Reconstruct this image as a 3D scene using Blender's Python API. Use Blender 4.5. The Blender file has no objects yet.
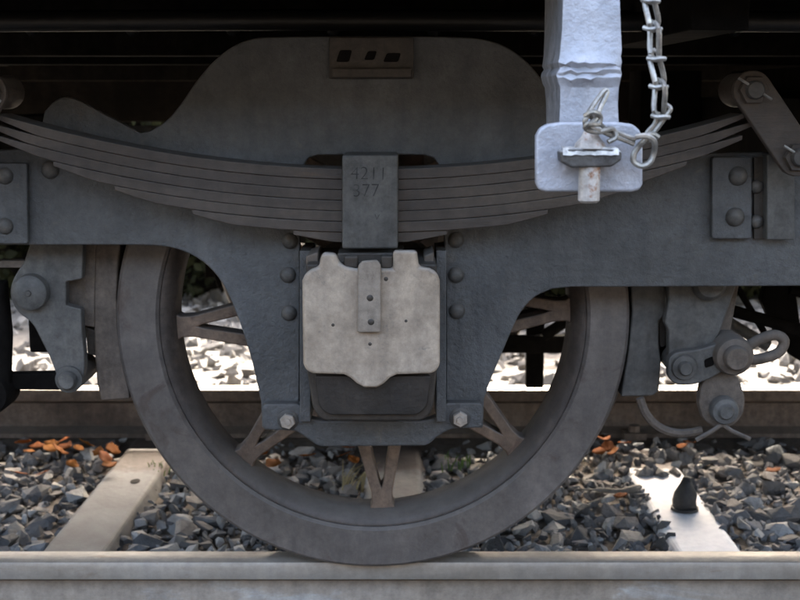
import bpy, bmesh, math, random
from mathutils import Vector, Matrix
import numpy as np

random.seed(7)
R = math.radians
scene = bpy.context.scene
COL = scene.collection

# ------------------------------------------------------------------ camera
# world: x along the track, y away from the viewer (0 = outer face of the near wheel), z up (0 = rail top)
FPX, PITCH, CX, CY, CZ = 1259.2, R(9.247), 0.0524, -2.406, 0.9363
cam_d = bpy.data.cameras.new('camera')
cam_d.sensor_width = 36.0
cam_d.lens = 36.0 * FPX / 800.0
cam_d.clip_start = 0.05
cam_d.clip_end = 2000
cam_d.dof.use_dof = True
cam_d.dof.focus_distance = 2.05
cam_d.dof.aperture_fstop = 8.0
cam = bpy.data.objects.new('camera', cam_d)
COL.objects.link(cam)
cam.location = (CX, CY, CZ)
cam.rotation_euler = (R(90) - PITCH, 0, 0)
scene.camera = cam

# ------------------------------------------------------------------ sky, sun, exposure
SUN_EL, SUN_AZ = 44.0, 8.0          # the sun stands behind the coach; azimuth from +y towards +x
world = bpy.data.worlds.new('World')
scene.world = world
world.use_nodes = True
wn = world.node_tree
sky = wn.nodes.new('ShaderNodeTexSky')
sky.sky_type = 'NISHITA'
sky.sun_disc = False
sky.sun_elevation = R(SUN_EL)
sky.sun_rotation = R(SUN_AZ)
sky.air_density = 1.0
sky.dust_density = 6.0
sky.ozone_density = 0.3
bg = wn.nodes['Background']
bg.inputs['Strength'].default_value = 0.15
wn.links.new(sky.outputs['Color'], bg.inputs['Color'])

sun_d = bpy.data.lights.new('sun', 'SUN')
sun_d.energy = 2.8
sun_d.angle = R(0.53)
sun_d.color = (1.0, 0.95, 0.87)
sun = bpy.data.objects.new('sun', sun_d)
COL.objects.link(sun)
sv = Vector((math.sin(R(SUN_AZ)) * math.cos(R(SUN_EL)), math.cos(R(SUN_AZ)) * math.cos(R(SUN_EL)), math.sin(R(SUN_EL))))
sun.location = sv * 20
sun.rotation_euler = (-sv).to_track_quat('-Z', 'Y').to_euler()

scene.view_settings.view_transform = 'Standard'
scene.view_settings.look = 'None'
scene.view_settings.exposure = 3.45
scene.view_settings.gamma = 1.0
scene.view_settings.use_white_balance = True        # the camera's balance for open shade
scene.view_settings.white_balance_temperature = 7000
scene.view_settings.white_balance_tint = 10
scene.view_settings.use_curve_mapping = False

# ------------------------------------------------------------------ helpers
def P(u, v, Y):
    """point of the plane y = Y that the photograph shows at pixel (u, v): used to read real sizes off the picture"""
    a = (u - 400.0) / FPX
    b = (v - 300.0) / FPX
    dy = math.cos(PITCH) - b * math.sin(PITCH)
    dz = -math.sin(PITCH) - b * math.cos(PITCH)
    t = (Y - CY) / dy
    return (CX + a * t, CZ + dz * t)

def PP(pts, Y):
    return [P(u, v, Y) for u, v in pts]

def PIX(x, y, z):
    D = y - CY
    h = CZ - z
    fz = D * math.cos(PITCH) + h * math.sin(PITCH)
    return 400 + FPX * (x - CX) / fz, 300 + FPX * (h * math.cos(PITCH) - D * math.sin(PITCH)) / fz

def empty(name, loc=(0, 0, 0), label=None, cat=None, group=None):
    o = bpy.data.objects.new(name, None)
    o.empty_display_size = 0.05
    COL.objects.link(o)
    o.location = loc
    if label: tag(o, label, cat, group)
    return o

def tag(o, label=None, cat=None, group=None, kind=None):
    if label: o['label'] = label
    if cat: o['category'] = cat
    if group: o['group'] = group
    if kind: o['kind'] = kind
    return o

def world_loc(o):
    l = Vector(o.location)
    while o.parent:
        o = o.parent
        l += Vector(o.location)
    return l

def link(name, me, mat, parent=None, smooth=40, bevel=0.0, seg=2):
    o = bpy.data.objects.new(name, me)
    COL.objects.link(o)
    if mat and not me.materials:
        me.materials.append(mat)
    if smooth and len(me.polygons):
        me.polygons.foreach_set('use_smooth', [True] * len(me.polygons))
        me.set_sharp_from_angle(angle=R(smooth))
    if parent:
        o.parent = parent
        o.location = -world_loc(parent)
    if bevel:
        m = o.modifiers.new('bevel', 'BEVEL')
        m.width = bevel
        m.segments = seg
        m.limit_method = 'ANGLE'
        m.angle_limit = R(32)
        m.use_clamp_overlap = True
        m.harden_normals = True
    return o

def from_bm(name, bm, mat, parent=None, **k):
    bmesh.ops.recalc_face_normals(bm, faces=bm.faces)
    me = bpy.data.meshes.new(name)
    bm.to_mesh(me)
    bm.free()
    return link(name, me, mat, parent, **k)

def bm_prism(bm, pts, y0, y1):
    """pts in (x, z); extruded from y0 to y1"""
    a = [bm.verts.new((x, y0, z)) for x, z in pts]
    b = [bm.verts.new((x, y1, z)) for x, z in pts]
    n = len(pts)
    bm.faces.new(a)
    bm.faces.new(b[::-1])
    for i in range(n):
        bm.faces.new((a[i], b[i], b[(i + 1) % n], a[(i + 1) % n]))

def prism(name, pts, y0, y1, mat, parent=None, bevel=0.002, **k):
    bm = bmesh.new()
    bm_prism(bm, pts, y0, y1)
    return from_bm(name, bm, mat, parent, bevel=bevel, **k)

def bm_box(bm, x0, x1, y0, y1, z0, z1):
    bm_prism(bm, [(x0, z0), (x1, z0), (x1, z1), (x0, z1)], y0, y1)

def box(name, x0, x1, y0, y1, z0, z1, mat, parent=None, bevel=0.003, **k):
    bm = bmesh.new()
    bm_box(bm, x0, x1, y0, y1, z0, z1)
    return from_bm(name, bm, mat, parent, bevel=bevel, **k)

def round_poly(pts, rads, n=5):
    """round the corners of a polygon: rads one number or one for each corner"""
    out = []
    N = len(pts)
    if not isinstance(rads, (list, tuple)): rads = [rads] * N
    for i in range(N):
        p = Vector(pts[i]); a = Vector(pts[i - 1]); b = Vector(pts[(i + 1) % N])
        r = rads[i]
        if r <= 0:
            out.append(tuple(p)); continue
        r1 = min(r, (a - p).length * 0.49, (b - p).length * 0.49)
        s = p + (a - p).normalized() * r1
        e = p + (b - p).normalized() * r1
        for k in range(n + 1):
            t = k / n
            q = s * (1 - t) ** 2 + p * 2 * t * (1 - t) + e * t * t
            out.append((q.x, q.y))
    return out

def spline(pts, n=6):
    """Catmull-Rom through open points"""
    out = []
    q = [Vector(p) for p in pts]
    q = [q[0] * 2 - q[1]] + q + [q[-1] * 2 - q[-2]]
    for i in range(1, len(q) - 2):
        for k in range(n):
            t = k / n
            out.append(0.5 * ((2 * q[i]) + (q[i + 1] - q[i - 1]) * t + (2 * q[i - 1] - 5 * q[i] + 4 * q[i + 1] - q[i + 2]) * t * t
                              + (3 * q[i] - q[i - 1] - 3 * q[i + 1] + q[i + 2]) * t ** 3))
    out.append(q[-2])
    return out

def bm_tube(bm, path, rad, seg=10, caps=True, closed=False):
    path = [Vector(p) for p in path]
    n = len(path)
    rings = []
    up = Vector((0.13, 0.31, 0.94)).normalized()
    t_prev = None
    for i in range(n):
        if closed:
            t = (path[(i + 1) % n] - path[i - 1]).normalized()
        else:
            t = (path[min(i + 1, n - 1)] - path[max(i - 1, 0)]).normalized()
        if t_prev is None:
            nrm = (up - t * up.dot(t))
            if nrm.length < 1e-3: nrm = Vector((1, 0, 0)) - t * t.x
            nrm.normalize()
        else:
            nrm = (nrm - t * nrm.dot(t)).normalized()
        t_prev = t
        bi = t.cross(nrm)
        r = rad[i] if isinstance(rad, (list, tuple)) else rad
        rings.append([bm.verts.new(path[i] + (nrm * math.cos(2 * math.pi * k / seg) + bi * math.sin(2 * math.pi * k / seg)) * r) for k in range(seg)])
    m = n if closed else n - 1
    for i in range(m):
        A = rings[i]; B = rings[(i + 1) % n]
        for k in range(seg):
            bm.faces.new((A[k], A[(k + 1) % seg], B[(k + 1) % seg], B[k]))
    if caps and not closed:
        bm.faces.new(rings[0][::-1]); bm.faces.new(rings[-1])

def tube(name, path, rad, mat, parent=None, seg=10, closed=False, **k):
    bm = bmesh.new()
    bm_tube(bm, path, rad, seg, True, closed)
    return from_bm(name, bm, mat, parent, **k)

def bm_lathe_y(bm, prof, cx, cz, seg=32, y_off=0.0, mirror=None):
    """prof: list of (r, y) closed when first == last; axis along y through (cx, cz)"""
    rings = []
    for r, y in prof:
        yy = (mirror - y) if mirror is not None else y + y_off
        if r < 1e-6:
            rings.append([bm.verts.new((cx, yy, cz))])
        else:
            rings.append([bm.verts.new((cx + r * math.cos(2 * math.pi * k / seg), yy, cz + r * math.sin(2 * math.pi * k / seg))) for k in range(seg)])
    for A, B in zip(rings, rings[1:]):
        for k in range(seg):
            k2 = (k + 1) % seg
            if len(A) == 1 and len(B) == 1: continue
            if len(A) == 1: bm.faces.new((A[0], B[k2], B[k]))
            elif len(B) == 1: bm.faces.new((A[k], A[k2], B[0]))
            else: bm.faces.new((A[k], A[k2], B[k2], B[k]))

def lathe(name, prof, cx, cz, mat, parent=None, seg=32, mirror=None, **k):
    bm = bmesh.new()
    closed = prof[0] == prof[-1]
    bm_lathe_y(bm, prof, cx, cz, seg, 0.0, mirror)
    if closed: bmesh.ops.remove_doubles(bm, verts=bm.verts, dist=1e-6)
    return from_bm(name, bm, mat, parent, **k)

_rivet_cache = {}
def rivet(name, x, z, y, r, mat, parent, h=0.6, hexa=False):
    """domed head (or hexagon nut) standing on a surface at y, towards the viewer"""
    key = (round(r, 4), round(h, 3), mat.name, hexa)
    if key not in _rivet_cache:
        bm = bmesh.new()
        if hexa:
            bm_lathe_y(bm, [(r, 0.004), (r, -h * r), (r * 0.9, -h * r - 0.1 * r), (r * .5, -h * r - 0.1 * r), (r * .48, -h * r - .35 * r), (0, -h * r - .4 * r)], 0, 0, 6)
        else:
            prof = [(r, 0.004)] + [(r * math.cos(t * math.pi / 12), -h * r * math.sin(t * math.pi / 12)) for t in range(0, 6)] + [(0, -h * r)]
            bm_lathe_y(bm, prof, 0, 0, 18)
        bmesh.ops.recalc_face_normals(bm, faces=bm.faces)
        me = bpy.data.meshes.new(name)
        bm.to_mesh(me); bm.free()
        me.materials.append(mat)
        me.polygons.foreach_set('use_smooth', [True] * len(me.polygons))
        me.set_sharp_from_angle(angle=R(50 if not hexa else 25))
        _rivet_cache[key] = me
    o = bpy.data.objects.new(name, _rivet_cache[key])
    COL.objects.link(o)
    o.parent = parent
    o.location = Vector((x, y, z)) - world_loc(parent)
    o.rotation_euler = (0, random.uniform(0, 6), 0)
    return o

# ------------------------------------------------------------------ materials
def new_mat(name):
    m = bpy.data.materials.new(name)
    m.use_nodes = True
    nt = m.node_tree
    return m, nt, nt.nodes['Principled BSDF']

def noise(nt, scale, detail=6, rough=0.6, vec=None, dist=0.0):
    n = nt.nodes.new('ShaderNodeTexNoise')
    n.inputs['Scale'].default_value = scale
    n.inputs['Detail'].default_value = detail
    n.inputs['Roughness'].default_value = rough
    n.inputs['Distortion'].default_value = dist
    if vec: nt.links.new(vec, n.inputs['Vector'])
    return n

def ramp(nt, fac, p0, p1, c0=(0, 0, 0), c1=(1, 1, 1)):
    r = nt.nodes.new('ShaderNodeValToRGB')
    r.color_ramp.elements[0].position = p0
    r.color_ramp.elements[1].position = p1
    r.color_ramp.elements[0].color = (*c0, 1)
    r.color_ramp.elements[1].color = (*c1, 1)
    nt.links.new(fac, r.inputs['Fac'])
    return r

def mix(nt, fac, a, b, blend='MIX'):
    m = nt.nodes.new('ShaderNodeMix')
    m.data_type = 'RGBA'
    m.blend_type = blend
    for s, v in ((0, fac), (6, a), (7, b)):
        if isinstance(v, (float, int)): m.inputs[s].default_value = v
        elif isinstance(v, tuple): m.inputs[s].default_value = (*v, 1)
        else: nt.links.new(v, m.inputs[s])
    return m.outputs[2]

def surf(name, c1, c2, scale=8, rough=0.6, bump=0.15, bscale=60, dust=None, dust_amt=0.6, spots=None, spot_scale=20,
         spot_lo=0.6, metallic=0.0, stretch=None, spec=0.5, grime=0.6):
    """c1/c2 broad mottling; dust settles on faces that look up; spots = worn or rusty flecks"""
    m, nt, b = new_mat(name)
    tc = nt.nodes.new('ShaderNodeTexCoord')
    vec = tc.outputs['Object']
    if stretch:
        mp = nt.nodes.new('ShaderNodeMapping')
        mp.inputs['Scale'].default_value = stretch
        nt.links.new(vec, mp.inputs['Vector'])
        vec = mp.outputs['Vector']
    n1 = noise(nt, scale, 8, 0.65, vec, 0.4)
    col = mix(nt, ramp(nt, n1.outputs['Fac'], 0.36, 0.66).outputs['Color'], c1, c2)
    if spots:
        n2 = noise(nt, spot_scale, 10, 0.7, vec, 0.8)
        col = mix(nt, ramp(nt, n2.outputs['Fac'], spot_lo, spot_lo + 0.1).outputs['Color'], col, spots)
    if grime:
        mp2 = nt.nodes.new('ShaderNodeMapping')
        mp2.inputs['Scale'].default_value = (26, 26, 3.2)
        nt.links.new(tc.outputs['Object'], mp2.inputs['Vector'])
        n6 = noise(nt, 1.0, 5, 0.6, mp2.outputs['Vector'], 0.3)
        lo, hi = 1 - 0.45 * grime, 1 + 0.35 * grime
        col = mix(nt, 1.0, col, ramp(nt, n6.outputs['Fac'], 0.3, 0.7, (lo,) * 3, (hi, hi * .985, hi * .96)).outputs['Color'], 'MULTIPLY')
        n7 = noise(nt, 48, 8, 0.78, tc.outputs['Object'], 0.0)
        lo, hi = 1 - 0.55 * grime, 1 + 0.6 * grime
        col = mix(nt, 1.0, col, ramp(nt, n7.outputs['Fac'], 0.36, 0.68, (lo,) * 3, (hi,) * 3).outputs['Color'], 'MULTIPLY')
        n8 = noise(nt, 2.6, 5, 0.6, tc.outputs['Object'])
        lo, hi = 1 - 0.5 * grime, 1 + 0.4 * grime
        col = mix(nt, 1.0, col, ramp(nt, n8.outputs['Fac'], 0.35, 0.65, (lo * 1.04, lo, lo * .94), (hi, hi, hi)).outputs['Color'], 'MULTIPLY')
    if dust:
        g = nt.nodes.new('ShaderNodeNewGeometry')
        sx = nt.nodes.new('ShaderNodeSeparateXYZ')
        nt.links.new(g.outputs['Normal'], sx.inputs[0])
        n3 = noise(nt, 14, 6, 0.7, vec)
        mu = nt.nodes.new('ShaderNodeMath'); mu.operation = 'MULTIPLY'
        nt.links.new(ramp(nt, sx.outputs['Z'], 0.15, 0.9).outputs['Color'], mu.inputs[0])
        nt.links.new(ramp(nt, n3.outputs['Fac'], 0.25, 0.6, (dust_amt * .45,) * 3, (dust_amt,) * 3).outputs['Color'], mu.inputs[1])
        col = mix(nt, mu.outputs[0], col, dust)
    nt.links.new(col, b.inputs['Base Color'])
    n4 = noise(nt, scale * 2.3, 5, 0.6, vec)
    rr = nt.nodes.new('ShaderNodeMapRange')
    rr.inputs['To Min'].default_value = max(rough - 0.14, 0.05)
    rr.inputs['To Max'].default_value = min(rough + 0.14, 1)
    nt.links.new(n4.outputs['Fac'], rr.inputs['Value'])
    nt.links.new(rr.outputs[0], b.inputs['Roughness'])
    b.inputs['Metallic'].default_value = metallic
    b.inputs['Specular IOR Level'].default_value = spec
    if bump:
        n5 = noise(nt, bscale, 6, 0.65, vec)
        bp = nt.nodes.new('ShaderNodeBump')
        bp.inputs['Strength'].default_value = bump
        bp.inputs['Distance'].default_value = 0.004
        nt.links.new(n5.outputs['Fac'], bp.inputs['Height'])
        nt.links.new(bp.outputs['Normal'], b.inputs['Normal'])
    return m

DUST = (0.17, 0.155, 0.14)
M = {}
M['frame'] = surf('frame_paint', (0.0750, 0.0786, 0.0810), (0.1083, 0.1115, 0.1130), 5, 0.5, 1.0, 85, DUST, 0.6, (0.115, 0.108, 0.100), 26, 0.6, grime=0.36)
M['rivet'] = surf('rivet_paint', (0.052, 0.051, 0.050), (0.086, 0.081, 0.073), 30, 0.55, 0.2, 90, DUST, 0.7, (0.12, 0.09, 0.065), 40, 0.58)
M['spring'] = surf('spring_steel', (0.0533, 0.0426, 0.0361), (0.0869, 0.0696, 0.0554), 6, 0.6, 0.3, 70, DUST, 0.7, (0.075, 0.052, 0.036), 18, 0.6, stretch=(0.35, 1, 2.5), grime=0.4)
M['buckle'] = surf('buckle_paint', (0.078, 0.079, 0.077), (0.107, 0.106, 0.099), 9, 0.5, 0.25, 70, DUST, 0.5, (0.045, 0.043, 0.04), 50, 0.62)
M['stamp'] = surf('stamped_mark', (0.026, 0.026, 0.027), (0.060, 0.060, 0.062), 60, 0.8, 0)
M['lid'] = surf('dusty_lid', (0.3537, 0.2926, 0.2331), (0.4941, 0.4140, 0.3328), 11, 0.8, 0.5, 80, (0.578, 0.538, 0.498), 0.6, (0.255, 0.235, 0.207), 34, 0.6, grime=0.4)
M['strap'] = surf('dusty_strap', (0.295, 0.255, 0.215), (0.400, 0.350, 0.300), 14, 0.85, 0.5, 80, (0.45, 0.42, 0.38), 0.5, (0.20, 0.17, 0.14), 40, 0.6, spec=0.2, grime=0.4)
M['boxbody'] = surf('oily_box', (0.031, 0.025, 0.020), (0.062, 0.051, 0.040), 9, 0.5, 0.4, 60, DUST, 0.6, (0.075, 0.055, 0.04), 22, 0.6)
M['boxfront'] = surf('oily_box_front', (0.014, 0.012, 0.010), (0.032, 0.026, 0.021), 9, 0.5, 0.4, 60, DUST, 0.3)
M['tyre'] = surf('tyre_steel', (0.1100, 0.0977, 0.0902), (0.1604, 0.1399, 0.1256), 5, 0.52, 0.2, 90, DUST, 0.5, (0.0924, 0.0730, 0.0632), 9, 0.56, grime=0.38)
M['rim'] = surf('rim_steel', (0.056, 0.045, 0.038), (0.090, 0.071, 0.059), 7, 0.6, 0.3, 60, (0.15, 0.135, 0.12), 0.8, (0.085, 0.06, 0.045), 14, 0.58)
M['spoke'] = surf('spoke_steel', (0.136, 0.097, 0.072), (0.216, 0.150, 0.106), 9, 0.6, 0.3, 60, (0.16, 0.145, 0.13), 0.7, (0.11, 0.07, 0.05), 14, 0.58)
M['tread'] = surf('bright_tread', (0.30, 0.29, 0.28), (0.42, 0.41, 0.40), 8, 0.35, 0.1, 60, metallic=0.8)
M['brake'] = surf('brake_iron', (0.096, 0.079, 0.065), (0.156, 0.124, 0.099), 8, 0.7, 0.4, 50, DUST, 0.7, (0.13, 0.095, 0.06), 16, 0.6)
M['hanger'] = surf('hanger_paint', (0.078, 0.080, 0.078), (0.121, 0.117, 0.109), 8, 0.55, 0.35, 55, DUST, 0.6, (0.085, 0.072, 0.06), 20, 0.6)
M['dark'] = surf('sooty_steel', (0.007, 0.0065, 0.006), (0.014, 0.0125, 0.0115), 6, 0.8, 0.3, 40, (0.014, 0.013, 0.012), 0.5, spec=0.05)
M['coach'] = surf('coach_paint', (0.03, 0.04, 0.033), (0.04, 0.05, 0.042), 3, 0.45, 0.05, 30)
M['glass'] = surf('window_glass', (0.01, 0.012, 0.014), (0.015, 0.016, 0.018), 1, 0.2, 0, grime=0)
M['roof'] = surf('roof_paint', (0.10, 0.10, 0.10), (0.14, 0.14, 0.135), 2, 0.7, 0.1, 20)
M['silver'] = surf('silver_paint', (0.339, 0.356, 0.399), (0.424, 0.441, 0.492), 18, 0.42, 0.9, 40, None, 0, (0.30, 0.31, 0.34), 42, 0.66, metallic=0.2, grime=0.2)
M['silver_side'] = surf('shaded_dirty_silver', (0.165, 0.173, 0.188), (0.270, 0.277, 0.300), 16, 0.55, 0.8, 45, None, 0, (0.13, 0.125, 0.12), 30, 0.56, metallic=0.2)  # darker copy of the silver for the flanks, shade and dirt mixed in
M['wire'] = surf('galvanised_wire', (0.254, 0.241, 0.221), (0.411, 0.396, 0.359), 60, 0.4, 0.2, 120, metallic=0.65)
M['pin'] = surf('rusty_pin', (0.33, 0.30, 0.27), (0.48, 0.45, 0.42), 40, 0.5, 0.3, 90, None, 0, (0.26, 0.13, 0.07), 40, 0.56, metallic=0.3)
M['washer'] = surf('chipped_washer', (0.045, 0.042, 0.04), (0.10, 0.095, 0.088), 30, 0.5, 0.5, 80, (0.55, 0.54, 0.52), 0.9, (0.40, 0.38, 0.35), 50, 0.62, metallic=0.3)
M['railtop'] = surf('rail_steel', (0.2993, 0.2715, 0.2346), (0.4111, 0.3782, 0.3321), 6, 0.42, 0.12, 70, None, 0, (0.26, 0.19, 0.13), 9, 0.58, metallic=0.35, stretch=(0.25, 2.0, 1.0), grime=0.25)
M['railside'] = surf('rail_web', (0.223, 0.187, 0.149), (0.343, 0.298, 0.249), 5, 0.8, 0.5, 40, (0.3, 0.285, 0.26), 0.6, (0.36, 0.35, 0.33), 7, 0.58, stretch=(0.35, 1, 1), grime=0.35)
M['railrust'] = surf('rusty_rail_web', (0.0909, 0.0690, 0.0564), (0.1755, 0.1380, 0.1119), 5, 0.85, 0.5, 40, (0.12, 0.105, 0.09), 0.6, (0.14, 0.10, 0.075), 12, 0.6, stretch=(0.5, 1, 1))
M['coneiron'] = surf('black_iron', (0.016, 0.015, 0.015), (0.04, 0.036, 0.034), 25, 0.6, 0.6, 60)
M['twig'] = surf('grey_twig', (0.16, 0.145, 0.125), (0.24, 0.22, 0.19), 30, 0.8, 0.5, 80)

def sleeper_mat(name, painted):
    m, nt, b = new_mat(name)
    tc = nt.nodes.new('ShaderNodeTexCoord')
    vec = tc.outputs['Object']
    sx = nt.nodes.new('ShaderNodeSeparateXYZ')
    nt.links.new(vec, sx.inputs[0])
    n1 = noise(nt, 6, 8, 0.65, vec)
    col = mix(nt, ramp(nt, n1.outputs['Fac'], 0.35, 0.65).outputs['Color'], (0.064, 0.067, 0.070), (0.138, 0.142, 0.146))
    n2 = noise(nt, 7, 6, 0.7, vec)
    ad = nt.nodes.new('ShaderNodeMath'); ad.operation = 'MULTIPLY_ADD'
    nt.links.new(n2.outputs['Fac'], ad.inputs[0]); ad.inputs[1].default_value = 0.30
    nt.links.new(sx.outputs['Y'], ad.inputs[2])
    rust = mix(nt, ramp(nt, n1.outputs['Fac'], 0.4, 0.6).outputs['Color'], (0.045, 0.032, 0.026), (0.09, 0.068, 0.056))
    col = mix(nt, ramp(nt, ad.outputs[0], 0.44 if not painted else 0.44, 0.52).outputs['Color'], col, rust)      # rust-stained near the rail seat
    n3 = noise(nt, 24, 8, 0.7, vec)
    col = mix(nt, ramp(nt, n3.outputs['Fac'], 0.6, 0.72).outputs['Color'], col, (0.10, 0.09, 0.08))
    if painted:
        n4 = noise(nt, 9, 6, 0.65, vec)
        # splash of white paint: irregular edge round a centre
        d = nt.nodes.new('ShaderNodeVectorMath'); d.operation = 'DISTANCE'
        d.inputs[1].default_value = (0.0, -0.02, 0.0)
        mp = nt.nodes.new('ShaderNodeMapping'); mp.inputs['Scale'].default_value = (1.0, 0.62, 0.4)
        nt.links.new(vec, mp.inputs['Vector']); nt.links.new(mp.outputs[0], d.inputs[0])
        ad2 = nt.nodes.new('ShaderNodeMath'); ad2.operation = 'MULTIPLY_ADD'
        nt.links.new(n4.outputs['Fac'], ad2.inputs[0]); ad2.inputs[1].default_value = 0.26
        nt.links.new(d.outputs['Value'], ad2.inputs[2])
        n6 = noise(nt, 40, 6, 0.6, vec)
        white = mix(nt, ramp(nt, n6.outputs['Fac'], 0.4, 0.7).outputs['Color'], (0.82, 0.83, 0.86), (0.70, 0.72, 0.76))
        col = mix(nt, ramp(nt, ad2.outputs[0], 0.355, 0.38, (1, 1, 1), (0, 0, 0)).outputs['Color'], col, white)
    nt.links.new(col, b.inputs['Base Color'])
    b.inputs['Roughness'].default_value = 0.75
    n5 = noise(nt, 50, 6, 0.6, vec)
    bp = nt.nodes.new('ShaderNodeBump'); bp.inputs['Strength'].default_value = 0.4; bp.inputs['Distance'].default_value = 0.004
    nt.links.new(n5.outputs['Fac'], bp.inputs['Height']); nt.links.new(bp.outputs['Normal'], b.inputs['Normal'])
    return m
M['sleeper'] = sleeper_mat('sleeper_steel', False)
M['sleeper_white'] = sleeper_mat('painted_sleeper', True)

def stone_mat(name, island, pale=False):
    m, nt, b = new_mat(name)
    if island:
        g = nt.nodes.new('ShaderNodeNewGeometry'); rnd = g.outputs['Random Per Island']
    else:
        g = nt.nodes.new('ShaderNodeObjectInfo'); rnd = g.outputs['Random']
    r = nt.nodes.new('ShaderNodeValToRGB')
    r.color_ramp.interpolation = 'LINEAR'
    if pale:
        st = [(0.0, (0.09, 0.085, 0.08)), (0.4, (0.15, 0.143, 0.135)), (0.75, (0.21, 0.20, 0.185)), (1.0, (0.30, 0.285, 0.265))]
    else:
        st = [(0.0, (0.050, 0.049, 0.049)), (0.2, (0.109, 0.108, 0.109)), (0.45, (0.197, 0.198, 0.197)), (0.66, (0.151, 0.134, 0.119)), (0.86, (0.286, 0.282, 0.272)), (1.0, (0.395, 0.387, 0.367))]
    e = r.color_ramp.elements
    e[0].position, e[0].color = st[0][0], (*st[0][1], 1)
    e[1].position, e[1].color = st[-1][0], (*st[-1][1], 1)
    for p, c in st[1:-1]:
        x = e.new(p); x.color = (*c, 1)
    nt.links.new(rnd, r.inputs['Fac'])
    tc = nt.nodes.new('ShaderNodeTexCoord')
    n1 = noise(nt, 38 if island else 1.3, 8, 0.7, tc.outputs['Object'])
    col = mix(nt, 0.55, r.outputs['Color'], ramp(nt, n1.outputs['Fac'], 0.25, 0.75, (0.45,) * 3, (1.5,) * 3).outputs['Color'], 'MULTIPLY')
    nt.links.new(col, b.inputs['Base Color'])
    b.inputs['Roughness'].default_value = 0.82
    bp = nt.nodes.new('ShaderNodeBump'); bp.inputs['Strength'].default_value = 0.8; bp.inputs['Distance'].default_value = 0.008
    n2 = noise(nt, 55 if island else 1.6, 6, 0.65, tc.outputs['Object'])
    nt.links.new(n2.outputs['Fac'], bp.inputs['Height']); nt.links.new(bp.outputs['Normal'], b.inputs['Normal'])
    return m
M['stone'] = stone_mat('ballast_stone', False)
M['stones'] = stone_mat('ballast_stones', True)
M['pale_stones'] = stone_mat('pale_gravel', True, True)
M['ground'] = surf('gravel_ground', (0.10, 0.095, 0.088), (0.15, 0.143, 0.132), 3, 0.9, 1.0, 25, None, 0, (0.13, 0.122, 0.11), 14, 0.55)
M['bed'] = surf('ballast_dirt', (0.076, 0.063, 0.054), (0.143, 0.121, 0.100), 9, 0.95, 1.0, 45, None, 0, (0.12, 0.11, 0.1), 40, 0.55)

def leaf_mat(name, a, b_, obj=True):
    m, nt, b = new_mat(name)
    if obj:
        g = nt.nodes.new('ShaderNodeObjectInfo'); rnd = g.outputs['Random']
    else:
        g = nt.nodes.new('ShaderNodeNewGeometry'); rnd = g.outputs['Random Per Island']
    col = mix(nt, rnd, a, b_)
    nt.links.new(col, b.inputs['Base Color'])
    b.inputs['Roughness'].default_value = 0.85
    b.inputs['Specular IOR Level'].default_value = 0.1
    return m
M['leaf'] = leaf_mat('dry_leaf', (0.13, 0.034, 0.006), (0.20, 0.075, 0.012))
M['hedge'] = leaf_mat('hedge_leaf', (0.012, 0.014, 0.008), (0.026, 0.030, 0.014), False)
M['grass'] = leaf_mat('grass_blade', (0.06, 0.12, 0.03), (0.13, 0.18, 0.05), False)
M['straw'] = leaf_mat('straw_blade', (0.26, 0.21, 0.11), (0.34, 0.29, 0.17), False)

# ================================================================== ground and track
RAIL_H = 0.149
SL_Z = -RAIL_H - 0.001
# one sheet to the horizon
bm = bmesh.new()
GX = [-400, -120, -40, -12] + [i * 0.25 for i in range(-24, 25)] + [12, 40, 120, 400]
GY = [-400, -120, -40, -14, -8, -5, -3] + [-2 + 0.2 * i for i in range(0, 40)] + [8, 14, 40, 120, 400]
gv = {}
for i, x in enumerate(GX):
    for j, y in enumerate(GY):
        z = -0.225 - 0.06 * max(0, min(1, (-y - 0.2) / 1.2))
        if abs(x) < 7 and -3 < y < 7: z += random.uniform(-0.008, 0.008)
        gv[i, j] = bm.verts.new((x, y, z))
for i in range(len(GX) - 1):
    for j in range(len(GY) - 1):
        bm.faces.new((gv[i, j], gv[i + 1, j], gv[i + 1, j + 1], gv[i, j + 1]))
ground = tag(from_bm('ground', bm, M['ground'], smooth=60), kind='structure')

# cinder path added out of view, kept dark to cut ground bounce
bm = bmesh.new()
pv = {}
PX = [-60, -20, -8] + [-6 + 0.5 * i for i in range(25)] + [8, 20, 60]
PY = [-4.78, -4.2, -3.7, -3.2, -2.5, -1.9, -1.2]
for i, x in enumerate(PX):
    for j, y in enumerate(PY):
        pv[i, j] = bm.verts.new((x, y, -0.262 + random.uniform(-.004, .004)))
for i in range(len(PX) - 1):
    for j in range(len(PY) - 1):
        bm.faces.new((pv[i, j], pv[i + 1, j], pv[i + 1, j + 1], pv[i, j + 1]))
M['cinder'] = surf('added_dark_path', (0.030, 0.029, 0.028), (0.055, 0.052, 0.049), 4, 0.95, 0.8, 40)
tag(from_bm('path', bm, M['cinder'], smooth=60), kind='structure')

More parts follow.
